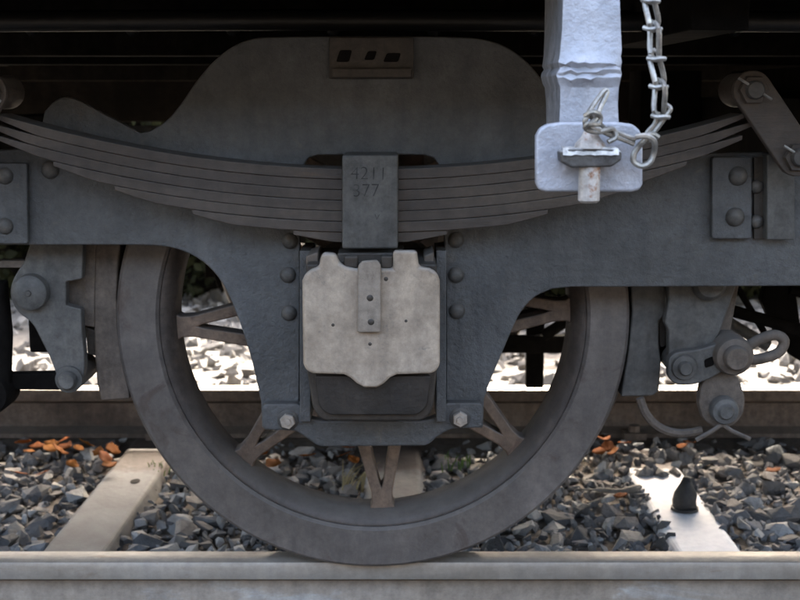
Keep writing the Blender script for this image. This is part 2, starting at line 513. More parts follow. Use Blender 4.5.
# ballast bed: a raised, uneven strip under the track
bm = bmesh.new()
BX = [-6 + 0.1 * i for i in range(121)]
BY = [-0.95, -0.75, -0.5, -0.3, -0.1, 0.1, 0.3, 0.5, 0.7, 0.9, 1.1, 1.3, 1.5, 1.7, 1.9, 2.1, 2.35, 2.6]
bv = {}
for i, x in enumerate(BX):
    for j, y in enumerate(BY):
        z = -0.182 + random.uniform(-0.010, 0.008)
        if y > 1.45 and y < 1.95: z = -0.156 + random.uniform(-0.004, 0.004)
        if j in (0, len(BY) - 1): z = -0.31
        elif j in (1, len(BY) - 2): z = -0.235
        bv[i, j] = bm.verts.new((x, y, z))
for i in range(len(BX) - 1):
    for j in range(len(BY) - 1):
        bm.faces.new((bv[i, j], bv[i + 1, j], bv[i + 1, j + 1], bv[i, j + 1]))
bed = tag(from_bm('ballast_bed', bm, M['bed'], smooth=80), kind='structure')

def rail_profile(y_in, s):
    """section in (y, z); y_in = gauge face, s = +1 when the outside lies towards +y"""
    half = [(0.004, 0.0), (0.0, -0.010), (0.001, -0.034), (0.027, -0.046), (0.0285, -0.10), (0.022, -0.122), (-0.022, -0.136), (-0.026, -0.149)]
    w = 0.072
    L = [(y, z) for y, z in half]
    Rr = [(w - y, z) for y, z in half][::-1]
    top = [(0.018, 0.0035), (w - 0.018, 0.0035)]
    pts = L + Rr + top[::-1]
    return [(y_in + s * y, z) for y, z in pts]

def extrude_x(name, prof, x0, x1, mat, parent=None, **k):
    bm = bmesh.new()
    a = [bm.verts.new((x0, y, z)) for y, z in prof]
    b = [bm.verts.new((x1, y, z)) for y, z in prof]
    n = len(prof)
    bm.faces.new(a); bm.faces.new(b[::-1])
    for i in range(n):
        bm.faces.new((a[i], b[i], b[(i + 1) % n], a[(i + 1) % n]))
    return from_bm(name, bm, mat, parent, **k)

def make_rail(y_in, s, label, web):
    root = empty('rail', (0, y_in + s * 0.036, -RAIL_H), label, 'rail', 'running rails of the track')
    prof = rail_profile(y_in, s)
    n = 8
    L = prof[:n]; Rr = prof[n:2 * n]; top = prof[2 * n:]
    head = [L[0], L[1], L[2], L[3], Rr[4], Rr[5], Rr[6], Rr[7]] + top
    head = [L[3], L[2], L[1], L[0], top[1], top[0], Rr[7], Rr[6], Rr[5], Rr[4]]
    e = 0.0
    extrude_x('rail_head', head, -60, 60, M['railtop'] if s < 0 else web, root, smooth=38)
    if s > 0:
        run = [(y_in + 0.007, 0.0018), (y_in + 0.018, 0.0050), (y_in + 0.054, 0.0050), (y_in + 0.065, 0.0018)]
        extrude_x('running_surface', run, -60, 60, M['railtop'], root, smooth=38)
    wtop = 0.0015
    web_pts = [(L[3][0] + s * 0.001, L[3][1] - wtop)] + L[4:] + Rr[:4] + [(Rr[4][0] - s * 0.001, Rr[4][1] - wtop)]
    extrude_x('rail_web', web_pts, -60, 60, web, root, smooth=38)
    return root

near_rail = make_rail(0.0975, -1, 'pale worn steel rail under the large spoked wheel, nearest the viewer', M['railside'])
far_rail = make_rail(1.5325, 1, 'rusty rail behind the wheel with a gleaming sunlit head', M['railrust'])

# steel trough sleepers
SLX = [-0.73 + 0.765 * k for k in range(-1, 4)]
lab = {0: 'steel sleeper beyond the left edge of the view', 4: 'steel sleeper beyond the right edge of the view', 1: 'grey steel sleeper with a small hole, left of the wheel', 2: 'steel sleeper half hidden behind the lower spokes of the wheel', 3: 'sleeper splashed with white paint, carrying a black iron cap'}
sleeper_me = None
def sleeper_mesh():
    bm = bmesh.new()
    sec = [(-0.128, -0.09), (-0.074, 0.0), (0.074, 0.0), (0.128, -0.09)]
    ys = [-1.25, -1.19, -0.72, -0.30, 0.0, 0.30, 0.72, 1.19, 1.25]
    rows = []
    for j, y in enumerate(ys):
        zz = -0.07 if j in (0, len(ys) - 1) else 0.0
        rows.append([bm.verts.new((x, y, z + (zz if k in (1, 2) else 0))) for k, (x, z) in enumerate(sec)])
    for A, B in zip(rows, rows[1:]):
        for k in range(3):
            bm.faces.new((A[k], A[k + 1], B[k + 1], B[k]))
    bm.faces.new(rows[0]); bm.faces.new(rows[-1][::-1])
    bmesh.ops.recalc_face_normals(bm, faces=bm.faces)
    me = bpy.data.meshes.new('sleeper'); bm.to_mesh(me); bm.free()
    return me
for k, x in enumerate(SLX):
    white = (k == 3)
    if white:
        me = sleeper_mesh(); me.materials.append(M['sleeper_white'])
    else:
        if sleeper_me is None:
            sleeper_me = sleeper_mesh(); sleeper_me.materials.append(M['sleeper'])
        me = sleeper_me
    rz = {1: -0.015}.get(k, 0)
    o = empty('sleeper', (x, 0.815, SL_Z), lab[k], 'sleeper', 'sleepers under the track')
    o.rotation_euler = (0, 0, rz)
    def child(nm, me_, **kw):
        c = bpy.data.objects.new(nm, me_); COL.objects.link(c); c.parent = o; return c
    c = child('trough', me)
    if not c.modifiers:
        b = c.modifiers.new('bevel', 'BEVEL'); b.width = 0.008; b.segments = 2; b.limit_method = 'ANGLE'; b.angle_limit = R(20)
    # rail clips and bolts either side of each rail
    if 'clip' not in M:
        M['clip'] = 1
        bm = bmesh.new(); bm_box(bm, -0.035, 0.035, -0.028, 0.028, 0.0, 0.022)
        clip_me = bpy.data.meshes.new('rail_clip'); bm.to_mesh(clip_me); bm.free(); clip_me.materials.append(M['railrust'])
        bm = bmesh.new()
        vs = bmesh.ops.create_cone(bm, cap_ends=True, segments=6, radius1=0.019, radius2=0.018, depth=0.022)
        bolt_me = bpy.data.meshes.new('clip_bolt'); bm.to_mesh(bolt_me); bm.free(); bolt_me.materials.append(M['railrust'])
        bm = bmesh.new(); bmesh.ops.create_cone(bm, cap_ends=True, segments=16, radius1=0.011, radius2=0.011, depth=0.003)
        hole_me = bpy.data.meshes.new('slot_hole'); bm.to_mesh(hole_me); bm.free(); hole_me.materials.append(M['dark'])
    for yy in (-0.815 + 0.0615 - 0.075, -0.815 + 0.0615 + 0.075, 0.7535 - 0.075, 0.7535 + 0.075):
        q = child('rail_clip', clip_me); q.location = (0, yy, 0.004)
        q = child('clip_bolt', bolt_me); q.location = (0, yy, 0.036)
    if k == 1:
        q = child('bolt_hole', hole_me); q.location = (0.025, 0.235, 0.001); q.scale = (1.25, 2.0, 0.35)

# ------------------------------------------------------------------ ballast stones
def stone_template(seed, sub=1):
    rr = random.Random(seed)
    bm = bmesh.new()
    ax = Vector((rr.uniform(0.95, 1.4), rr.uniform(0.7, 1.05), rr.uniform(0.45, 0.75)))
    for k in range(rr.choice((13, 15, 17))):
        d = Vector((rr.gauss(0, 1), rr.gauss(0, 1), rr.gauss(0, 1))).normalized() * rr.uniform(0.72, 1.08)
        bm.verts.new((d.x * ax.x, d.y * ax.y, d.z * ax.z))
    r = bmesh.ops.convex_hull(bm, input=bm.verts)
    bmesh.ops.delete(bm, geom=[g for g in r['geom_interior'] if isinstance(g, bmesh.types.BMVert)], context='VERTS')
    loose = [v for v in bm.verts if not v.link_faces]
    if loose: bmesh.ops.delete(bm, geom=loose, context='VERTS')
    bmesh.ops.recalc_face_normals(bm, faces=bm.faces)
    me = bpy.data.meshes.new('stone')
    bm.to_mesh(me); bm.free()
    return me

TEMPL = [stone_template(i + 3) for i in range(16)]
for t in TEMPL: t.materials.append(M['stone'])
TV = [np.array([v.co[:] for v in t.vertices]) for t in TEMPL]
TF = [np.array([p.vertices[:] for p in t.polygons]) for t in TEMPL]

def rot_mats(n, rng):
    q = rng.normal(size=(n, 4)); q /= np.linalg.norm(q, axis=1)[:, None]
    w, x, y, z = q.T
    return np.stack([np.stack([1 - 2 * (y * y + z * z), 2 * (x * y - z * w), 2 * (x * z + y * w)], -1),
                     np.stack([2 * (x * y + z * w), 1 - 2 * (x * x + z * z), 2 * (y * z - x * w)], -1),
                     np.stack([2 * (x * z - y * w), 2 * (y * z + x * w), 1 - 2 * (x * x + y * y)], -1)], 1)

def stuff_stones(name, pos, size, mat, label, cat, seed, parent=None):
    rng = np.random.default_rng(seed)
    n = len(pos)
    rm = rot_mats(n, rng)
    V = []; F = []; off = 0
    ti = rng.integers(0, len(TV), n)
    for i in range(n):
        v = (TV[ti[i]] * size[i]) @ rm[i].T + pos[i]
        V.append(v); F.append(TF[ti[i]] + off); off += len(v)
    V = np.concatenate(V); F = np.concatenate(F)
    me = bpy.data.meshes.new(name)
    me.from_pydata(V.tolist(), [], F.tolist())
    me.materials.append(mat)
    o = bpy.data.objects.new(name, me); COL.objects.link(o)
    if parent: o.parent = parent; tag(o, kind='stuff')
    else: tag(o, label, cat, kind='stuff')
    return o

def on_sleeper(x, y, m=0.10):
    return any(abs(x - s) < m for s in SLX) and -0.42 < y < 2.05

rng = random.Random(21)
cand = []
y = 0.16
while y < 1.50:
    x = -2.4
    while x < 2.6:
        px, py = x + rng.uniform(-.017, .017), y + rng.uniform(-.017, .017)
        s = rng.choice((0.016, 0.019, 0.022, 0.027, 0.033, 0.044))
        z = -0.174 + rng.uniform(-0.012, 0.014)
        onsl = any(abs(px - q) < 0.105 for q in SLX)
        if onsl: z -= 0.03
        if any(abs(px - q) < (0.135 if q == SLX[3] else 0.078) for q in SLX): x += 0.046; continue
        cand.append((px, py, z, s))
        x += 0.046
    y += 0.044
def shown(c):
    u, v = PIX(c[0], c[1], c[2])
    if not (-5 < u < 805 and v < 552): return False
    r = math.hypot(u - 373, v - 311)
    if 212 < r < 256: return False
    if r < 212 and (v < 447 or abs(math.hypot(u - 373, v - 311)) < 100): return False
    return True
vis = [c for c in cand if shown(c)]
vis.sort(key=lambda c: -c[3] / (c[1] + 2.4))
named = vis[:296]
named_set = set(named)
extra = []
for i in range(95):
    extra.append((SLX[3] + rng.uniform(-.16, .15), rng.uniform(1.10, 1.46), -0.150 + rng.uniform(-.012, .008), rng.uniform(0.014, 0.030)))
for i in range(90):
    extra.append((SLX[3] + rng.choice((-1, 1)) * rng.uniform(.066, .135), rng.uniform(0.45, 1.1), -0.160 + rng.uniform(-.006, .010), rng.uniform(0.012, 0.026)))
rest = [c for c in cand if c not in named_set] + extra
for i, c in enumerate(named):
    o = bpy.data.objects.new('stone', TEMPL[rng.randrange(16)])
    COL.objects.link(o)
    o.parent = bed
    o.location = c[:3]
    o.scale = (c[3],) * 3
    o.rotation_euler = (rng.uniform(-.5, .5), rng.uniform(-.5, .5), rng.uniform(0, 6.28))
# a second, smaller layer fills between; the shoulders outside the rails too
for i in range(9000):
    x, y2 = rng.uniform(-2.6, 2.8), rng.uniform(0.15, 1.48)
    if on_sleeper(x, y2, 0.08): continue
    rest.append((x, y2, -0.180 + rng.uniform(-0.006, 0.016), rng.uniform(0.006, 0.017)))
for i in range(4200):
    x, y2 = rng.uniform(-4, 4.2), rng.uniform(1.64, 2.5)
    if on_sleeper(x, y2, 0.08): continue
    rest.append((x, y2, -0.168 - max(0, (y2 - 2.05)) * .2 + rng.uniform(-0.01, 0.014), rng.uniform(0.018, 0.036)))
for i in range(2600):
    x, y2 = rng.uniform(-2.6, 2.8), rng.uniform(-0.85, -0.01)
    if on_sleeper(x, y2, 0.08): continue
    rest.append((x, y2, -0.178 - max(0, (-y2 - 0.45)) * .18 + rng.uniform(-0.01, 0.012), rng.uniform(0.018, 0.034)))
ra = np.array(rest)
stuff_stones('ballast', ra[:, :3], ra[:, 3], M['stones'], 'crushed grey ballast stones filling the track between the sleepers', 'ballast', 5)

pale = []
for i in range(6500):
    x, y2 = rng.uniform(-5, 5.2), rng.uniform(2.35, 5.4)
    pale.append((x, y2, -0.225 + rng.uniform(-0.008, 0.012), rng.choice((0.018, 0.024, 0.03, 0.04, 0.055))))
pa = np.array(pale)
stuff_stones('gravel', pa[:, :3], pa[:, 3], M['pale_stones'], 'pale sunlit gravel on the ground beyond the far rail', 'gravel', 6)

# low hedge beyond the gravel
def leaf_cloud(name, centers, radii, n, size, mat, parent, seed):
    rg = np.random.default_rng(seed)
    ci = rg.integers(0, len(centers), n)
    d = rg.normal(size=(n, 3)); d /= np.linalg.norm(d, axis=1)[:, None]
    rad = rg.uniform(0.45, 1.0, n) ** 0.5
    pos = np.array(centers)[ci] + d * (np.array(radii)[ci] * rad[:, None])
    pos[:, 2] = np.maximum(pos[:, 2], -0.2)
    rm = rot_mats(n, rg)
    quad = np.array([[-0.5, 0, 0], [0, -0.32, 0.06], [0.5, 0, 0], [0, 0.32, 0.06]]) * size
    sc = rg.uniform(0.6, 1.4, n)
    V = np.einsum('nij,kj->nki', rm, quad) * sc[:, None, None] + pos[:, None, :]
    F = np.arange(n * 4).reshape(n, 4)
    me = bpy.data.meshes.new(name); me.from_pydata(V.reshape(-1, 3).tolist(), [], F.tolist()); me.materials.append(mat)
    o = bpy.data.objects.new(name, me); COL.objects.link(o); o.parent = parent; o.location = -world_loc(parent)
    return o
hx = -6.5
bi = 0
hedge_root = empty('hedge', (0, 4.9, -0.22), 'low dark green hedge far behind the coach, seen through the spokes', 'hedge')
cs, rs = [], []
for i in range(64):
    x = -6.5 + i * 0.21
    for k in range(4):
        cs.append((x + rng.uniform(-.1, .1), 4.75 + rng.uniform(-.25, .45), 0.02 + 0.33 * k + rng.uniform(-.06, .1)))
        rs.append((0.24, 0.24, 0.26))
leaf_cloud('foliage', cs, rs, 60000, 0.08, M['hedge'], hedge_root, 3)
box('solid_core', -6.6, 6.9, 4.78, 5.05, -0.23, 1.02, M['dark'], hedge_root, 0.05)  # solid dark box added inside the foliage to stop light showing through
bm = bmesh.new()
for i in range(60):
    x = -6.4 + i * 0.22 + rng.uniform(-.06, .06)
    pth = [Vector((x, 4.9, -0.24)), Vector((x + rng.uniform(-.08, .08), 4.9 + rng.uniform(-.1, .1), 0.12)), Vector((x + rng.uniform(-.15, .15), 4.9 + rng.uniform(-.15, .15), 0.5))]
    bm_tube(bm, spline(pth, 3), 0.014, 5)
from_bm('stems', bm, M['twig'], hedge_root)

# ================================================================== coach (above and behind the bogie)
coach = empty('coach', (1.5, 0.815, 1.0), 'dark railway coach body and underframe above the bogie', 'railway coach')
YN, YF = -0.585, 2.215
XL, XR = -4.5, 9.5
def wall_side(y0, y1):
    box('side_wall', XL, XR, y0, y1, 1.165, 3.30, M['coach'], coach, 0.004)
wall_side(YN, YN + 0.05)
wall_side(YF - 0.05, YF)
box('end_wall', XL + 0.002, XL + 0.05, YN + 0.052, YF - 0.052, 1.165, 3.30, M['coach'], coach)
box('end_wall', XR - 0.05, XR - 0.002, YN + 0.052, YF - 0.052, 1.165, 3.30, M['coach'], coach)
prof = [(YN - 0.03, 3.302), (YN, 3.46), (YN + 0.25, 3.76), (YN + 0.8, 3.98), (0.815, 4.05), (YF - 0.8, 3.98), (YF - 0.25, 3.76), (YF, 3.46), (YF + 0.03, 3.302)]
extrude_x('roof', prof, XL - 0.03, XR + 0.03, M['roof'], coach)
for i in range(9):
    x0 = XL + 0.6 + i * 1.5
    for yy in (YN - 0.006, YF - 0.006):
        f = box('window_frame', x0, x0 + 1.0, yy, yy + 0.012, 1.98, 2.82, M['coach'], coach, 0.003)
        yg = (yy - 0.003) if yy < 0 else (yy + 0.003)
        box('pane', x0 + 0.06, x0 + 0.94, yg, yg + 0.012, 2.04, 2.76, M['glass'], f, 0.002)
box('floor', XL + 0.01, XR - 0.01, YN + 0.052, YF - 0.052, 1.14, 1.20, M['dark'], coach)
for yy in (YN + 0.075, YF - 0.155):
    box('solebar', XL + 0.02, XR - 0.02, yy, yy + 0.08, 0.985 if yy > 0 else 1.10, 1.138, M['dark'], coach)
for yy in (0.35, 1.15):
    box('underframe_beam', XL + 0.02, XR - 0.02, yy, yy + 0.10, 1.02, 1.138, M['dark'], coach)
for i in range(7):
    x0 = XL + 1.2 + i * 1.9
    box('cross_beam', x0, x0 + 0.09, YN + 0.16, YF - 0.16, 1.035, 1.136, M['dark'], coach)
M['pipe'] = surf('sooty_pipe', (0.0050, 0.0050, 0.0055), (0.0090, 0.0090, 0.0090), 8, 0.5, 0.2, 60)
for yy, zz, rr_ in ((-0.02, 1.068, 0.018), (0.10, 1.085, 0.013)):
    tube('brake_pipe', [Vector((XL + 0.3 + k * 1.34, yy + 0.004 * math.sin(k), zz + 0.004 * math.cos(k * 2))) for k in range(11)], rr_, M['pipe'], coach, 12)
for k in range(10):
    xk = -0.95 + k * 0.215
    lathe('beam_rivet', [(0.016, 0.352), (0.014, 0.342), (0.008, 0.337), (0, 0.336)], xk, 1.075, M['pipe'], coach, 12)
# footboard on the far side, with its brackets
box('footboard', XL + 0.5, XR - 0.5, YF - 0.043, YF + 0.18, 0.845, 0.875, M['dark'], coach)
box('footboard', XL + 0.5, XR - 0.5, YN - 0.205, YN + 0.02, 1.098, 1.128, M['dark'], coach)
box('valance', XL + 0.5, XR - 0.5, YF - 0.073, YF - 0.045, 0.842, 1.16, M['dark'], coach)

# unseen board fence added behind the viewer to block the low sky on this side
fence = empty('sky_blocker_fence', (0, -4.8, -0.28), 'unseen dark board fence added behind the viewer to block low sky', 'fence')
M['blocker_dark'] = surf('sky_blocker_board', (0.018, 0.016, 0.014), (0.035, 0.030, 0.026), 6, 0.8, 0.4, 30)
for i in range(48):
    x0 = -12 + i * 0.5
    box('plank', x0, x0 + 0.485, -4.83 - 0.012 * (i % 2), -4.79 - 0.012 * (i % 2), -0.30, 2.10 + 0.03 * math.sin(i * 2.3), M['blocker_dark'], fence, 0)

# ================================================================== bogie frame
bogie = empty('bogie_frame', (1.25, 0.815, 0.55), 'dark grey riveted steel bogie frame with arched top and axle horns', 'bogie')
YP0, YP1 = -0.115, -0.092      # front and back of the near side plate

def frame_outline(Y):
    top_l = [(-140, 150), (-60, 150), (0, 150), (38, 148), (44, 112), (56, 100), (72, 98), (104, 114), (140, 133)]
    arch = [(150, 131), (166, 121), (180, 105), (196, 82), (213, 62), (232, 47), (252, 39), (276, 37), (370, 36), (455, 37), (486, 40), (508, 48), (528, 63), (545, 84), (560, 106), (578, 128), (600, 146)]
    right_top = [(640, 152), (720, 153), (800, 152), (1000, 150), (1420, 150)]
    right_bot = [(1420, 287), (1000, 287), (800, 286), (640, 287), (572, 287)]
    right_horn = [(552, 289), (535, 297), (521, 312), (511, 332), (500, 358), (490, 382), (484, 400), (483, 428)]
    gap = [(446, 428), (446, 300), (443, 200), (441, 168), (434, 158), (424, 155), (318, 155), (308, 158), (302, 168), (300, 200), (300, 300), (299, 428)]
    left_horn = [(262, 428), (261, 402), (252, 362), (243, 332), (233, 305), (222, 283), (208, 266), (190, 254), (168, 247), (140, 245)]
    left_bot = [(30, 245), (-140, 245)]
    arch = [tuple(p) for p in spline(arch, 5)]
    right_horn = [tuple(p) for p in spline(right_horn[:-1], 3)] + right_horn[-1:]
    left_horn = left_horn[:1] + [tuple(p) for p in spline(left_horn[1:], 3)]
    top_l = top_l[:4] + [tuple(p) for p in spline(top_l[4:], 3)]
    return PP(top_l + arch + right_top + right_bot + right_horn + gap + left_horn + left_bot, Y)

out = frame_outline(YP0)
prism('side_plate', out, YP0, YP1, M['frame'], bogie, 0.003)
prism('side_plate', out, 1.63 - YP1, 1.63 - YP0, M['frame'], bogie, 0.003)
# transoms, headstock and bolster across the bogie
box('headstock', -1.06, -0.96, -0.08, 1.71, 0.66, 0.88, M['dark'], bogie)
for x0 in (0.98, 1.40):
    box('transom', x0, x0 + 0.10, -0.085, 1.715, 0.60, 0.93, M['dark'], bogie)
box('bolster', 1.11, 1.37, -0.05, 1.68, 0.66, 1.01, M['dark'], bogie)
box('gap_blocker', 0.79, 0.975, 1.50, 1.70, 0.70, 1.01, M['dark'], bogie)  # dark box added to cover the bright strip under the far footboard
# rivet pairs on the horns
for u, v in ((290, 241), (288, 275), (289, 313), (456, 240), (456, 275), (457, 311)):
    x, z = P(u, v, YP0)
    rivet('rivet', x, z, YP0, 0.0150, M['rivet'], bogie, 0.75)
x, z = P(50, 170, YP0); rivet('rivet', x, z, YP0, 0.0165, M['rivet'], bogie)
# guide liners inside the horn gap
for a, b in ((300, 311), (436, 446)):
    prism('horn_liner', PP([(a, 250), (b, 250), (b, 421), (a, 421)], -0.15), -0.158, -0.03, M['frame'], bogie, 0.002)
# left corner plate with rivets
pl = prism('gusset_plate', round_poly(PP([(-60, 163), (27, 163), (28, 244), (-60, 244)], -0.13), 0.006), -0.130, -0.117, M['frame'], bogie, 0.003)
for u, v in ((5, 176), (5, 226), (-38, 176), (-38, 226)):
    x, z = P(u, v, -0.130); rivet('rivet', x, z, -0.130, 0.0155, M['rivet'], bogie, 0.7)
# right bracket: front flange, return flange, upright
prism('gusset_plate', round_poly(PP([(712, 157), (752, 157), (752, 239), (712, 239)], -0.135), 0.007), -0.135, -0.117, M['frame'], bogie, 0.003)
for u, v in ((738, 176), (735, 217)):
    x, z = P(u, v, -0.135); rivet('rivet', x, z, -0.135, 0.0175, M['rivet'], bogie, 0.8)
prism('gusset_flange', PP([(754, 157), (765, 157), (765, 239), (754, 239)], -0.125), -0.125, -0.116, M['boxbody'], bogie, 0.001)
for u, v in ((757, 187), (757, 222)):
    x, z = P(u, v, -0.13); rivet('rivet', x, z, -0.126, 0.0125, M['rivet'], bogie, 0.9)
prism('upright_rib', PP([(767, 154), (795, 154), (795, 240), (767, 240)], -0.150), -0.150, -0.116, M['buckle'], bogie, 0.003)
# small lug plate on top of the arch, with three slots
lug = prism('lug_plate', round_poly(PP([(329, 37), (414, 37), (414, 79), (329, 79)], -0.128), 0.005), -0.132, -0.117, M['boxbody'], bogie, 0.003)
prism('lug_ledge', PP([(332, 68), (412, 68), (412, 78), (332, 78)], -0.142), -0.146, -0.133, M['boxbody'], bogie, 0.003)
for u0, u1, v0, v1 in ((336, 352, 50, 62), (364, 377, 51, 60), (383, 401, 53, 62)):
    prism('slot', round_poly(PP([(u0, v1), (u1 - 3, v1), (u1, v0), (u0 + 4, v0)], -0.134), 0.004), -0.1345, -0.131, M['dark'], lug, 0)
# keeper bar under the axle box
KY = -0.145
kp = [(262, 404), (300, 404), (306, 417), (318, 421), (424, 421), (437, 417), (444, 403), (483, 403), (483, 428), (452, 429), (438, 436), (428, 446), (318, 447), (309, 440), (296, 431), (262, 430)]
keep = prism('keeper_bar', round_poly(PP(kp, KY), 0.010, 4), KY, KY + 0.028, M['frame'], bogie, 0.004)
for u, v in ((288, 420), (460, 418)):
    x, z = P(u, v, KY); 
    w = rivet('washer', x, z, KY, 0.020, M['rivet'], bogie, 0.18)
    rivet('bolt', x, z, KY - 0.003, 0.0145, M['strap'], bogie, 0.7, hexa=True)

# ================================================================== wheelset
wheelset = empty('wheelset', (0, 0.815, 0.5), 'large spoked steel wheel and axle standing on the rails', 'wheel set')
WC = (0.0, 0.5)
APEX = [R(-87.5 + 45 * k) for k in range(8)]
def make_wheel(mirror):
    Ym = (lambda y: y) if mirror is None else (lambda y: mirror - y)
    rim = lathe('wheel', [(0.416, 0.010), (0.416, 0.112), (0.396, 0.112), (0.388, 0.098), (0.387, 0.050), (0.391, 0.034), (0.402, 0.018), (0.412, 0.010), (0.416, 0.010)], 0, 0.5, M['rim'], wheelset, 128, mirror)
    tyre = [(0.4165, 0.006), (0.4225, 0.0), (0.4925, 0.0), (0.4985, 0.006), (0.4995, 0.035), (0.502, 0.092), (0.512, 0.102), (0.526, 0.108), (0.529, 0.118), (0.524, 0.130), (0.510, 0.135), (0.4165, 0.135), (0.4165, 0.006)]
    lathe('tyre', tyre, 0, 0.5, M['tyre'], rim, 160, mirror, smooth=30)
    hub = [(0.0, 0.0), (0.10, 0.0), (0.12, 0.006), (0.155, 0.03), (0.172, 0.035), (0.172, 0.110), (0.15, 0.125), (0.10, 0.16), (0.0, 0.16)]
    lathe('hub', hub, 0, 0.5, M['rim'], rim, 48, mirror)
    for k, ph in enumerate(APEX):
        # two flat bars from one foot on the rim, splitting towards the hub
        rm_ = 0.391
        w = 0.0140
        d = R(21.5)
        def pol(r, a): return (r * math.cos(a), r * math.sin(a))
        A = Vector((rm_, 0.0)); L = Vector(pol(0.152, d)); Rr = Vector(pol(0.152, -d))
        uL = (L - A).normalized(); nL = Vector((-uL.y, uL.x))
        # outline: foot on the rim, outer side of left bar, hub end, inner side, crotch, mirrored
        foot = 0.027
        crotch = Vector((rm_ - 0.048, 0))
        tl = L - nL * w; ti = L + nL * w
        o1 = [(rm_, foot), (rm_ - 0.012, foot * 0.78), (rm_ - 0.035, 0.0215)]
        pts = o1 + [tuple(tl), tuple(ti)]
        # inner line starts a little below the crotch
        pts += [(crotch.x - 0.006, 0.0035), (crotch.x + 0.004, 0.0)]
        pts += [(x, -y) for x, y in pts[::-1][1:]]
        c, s = math.cos(ph), math.sin(ph)
        q = [(x * c - y * s, 0.5 + x * s + y * c) for x, y in pts]
        prism('spoke', q, Ym(0.042), Ym(0.090), M['spoke'], rim, 0.004)
    return rim
make_wheel(None)
make_wheel(1.63)
lathe('axle', [(0.0, -0.22), (0.06, -0.22), (0.06, -0.01), (0.085, 0.0), (0.085, 0.17), (0.075, 0.3), (0.075, 1.33), (0.085, 1.46), (0.085, 1.63), (0.06, 1.64), (0.06, 1.85), (0, 1.85)], 0, 0.5, M['dark'], wheelset, 32)

# ================================================================== axle box
abox = empty('axle_box', (0.0, -0.165, 0.3), 'axle box with a dusty pale grey cover in the middle of the wheel', 'axle box')
AY = -0.300
prism('box_body', round_poly(PP([(306, 264), (437, 264), (437, 372), (433, 410), (424, 421), (322, 421), (313, 410), (307, 372)], -0.262), [.006, .006, .01, .02, .02, .02, .02, .01]), -0.262, -0.025, M['boxbody'], abox, 0.006)
prism('box_front', round_poly(PP([(315, 376), (431, 376), (427, 407), (418, 415), (328, 415), (319, 407)], -0.276), [.004, .004, .015, .02, .02, .015]), -0.276, -0.263, M['boxfront'], abox, 0.006)
lidp = [(302, 281), (305, 274), (311, 270), (319, 267), (321, 255), (325, 253), (336, 254), (339, 263), (346, 267), (356, 269), (393, 269), (393, 251), (417, 251), (419, 267), (430, 269), (437, 273), (440, 281), (440, 363), (438, 370), (432, 374), (397, 375), (390, 378), (384, 384), (377, 388), (364, 388), (357, 384), (350, 378), (344, 375), (313, 374), (306, 371), (303, 364)]
lid = prism('box_cover', PP(lidp, AY), AY, AY + 0.022, M['lid'], abox, 0.008, seg=4)
strap = prism('cover_strap', PP([(358, 266), (362, 261), (377, 260), (381, 265), (381, 333), (357, 333)], AY - 0.012), AY - 0.012, AY - 0.001, M['strap'], abox, 0.004)
for u, v in ((370, 298), (371, 322)):
    x, z = P(u, v, AY - 0.012); rivet('strap_screw', x, z, AY - 0.0115, 0.0058, M['boxbody'], strap, 0.35)
for u, v, r in ((370, 344, .004), (333, 325, .0038), (406, 321, .0036), (386, 279, .0045)):
    x, z = P(u, v, AY); rivet('cover_pit', x, z, AY + 0.0015, r, M['boxbody'], lid, 0.6)
for a, b in ((344, 358), (381, 393)):
    prism('hinge_lug', PP([(a, 256), (b, 256), (b, 268), (a, 268)], -0.285), -0.29, -0.26, M['boxbody'], abox, 0.003)
# saddle carrying the spring buckle
prism('spring_saddle', PP([(338, 251), (404, 251), (404, 263), (338, 263)], -0.20), -0.23, -0.11, M['boxbody'], abox, 0.003)
for a, b in ((306, 318), (424, 434)):
    prism('box_ear', PP([(a, 256), (b, 252), (b, 266), (a, 266)], -0.225), -0.225, -0.12, M['brake'], abox, 0.003)

# ================================================================== leaf spring
spring = empty('leaf_spring', (0.0, -0.165, 0.72), 'long brown laminated leaf spring bowed above the axle box', 'leaf spring')
SY0, SY1 = -0.212, -0.122
xc_, zt = P(370, 169, SY0)
_, zb = P(370, 243, SY0)
NL = 7
TH = (zt - zb) / NL
x_l, z_l = P(0, 115, SY0)
x_r, z_r = P(742, 114, SY0)
a_l = (z_l - zt) / (x_l - xc_) ** 2
a_r = (z_r - zt) / (x_r - xc_) ** 2
HALF = [abs(x_r - xc_) + 0.004, 0.662, 0.645, 0.55, 0.445, 0.31, 0.135]
def leafz(x):
    d = x - xc_
    return (a_l if d < 0 else a_r) * d * d
for i in range(NL):
    h = HALF[i]
    n = 60
    bm = bmesh.new()
    T, B = [], []
    for k in range(n + 1):
        x = xc_ - h + 2 * h * k / n
        g = 0.0003
        zt_ = zt - i * TH + leafz(x) - g
        e_ = max(0.0, (abs(x - xc_) - h + 0.07) / 0.07)
        tk = (TH - 2 * g) * (1 - 0.55 * e_)
        T.append((x, zt_)); B.append((x, zt_ - tk))
    yo = random.uniform(-0.0045, 0.0035)
    bm_prism(bm, T + B[::-1], SY0 + yo, SY1 + yo)
    from_bm('leaf', bm, M['spring'], spring, bevel=0.0014)
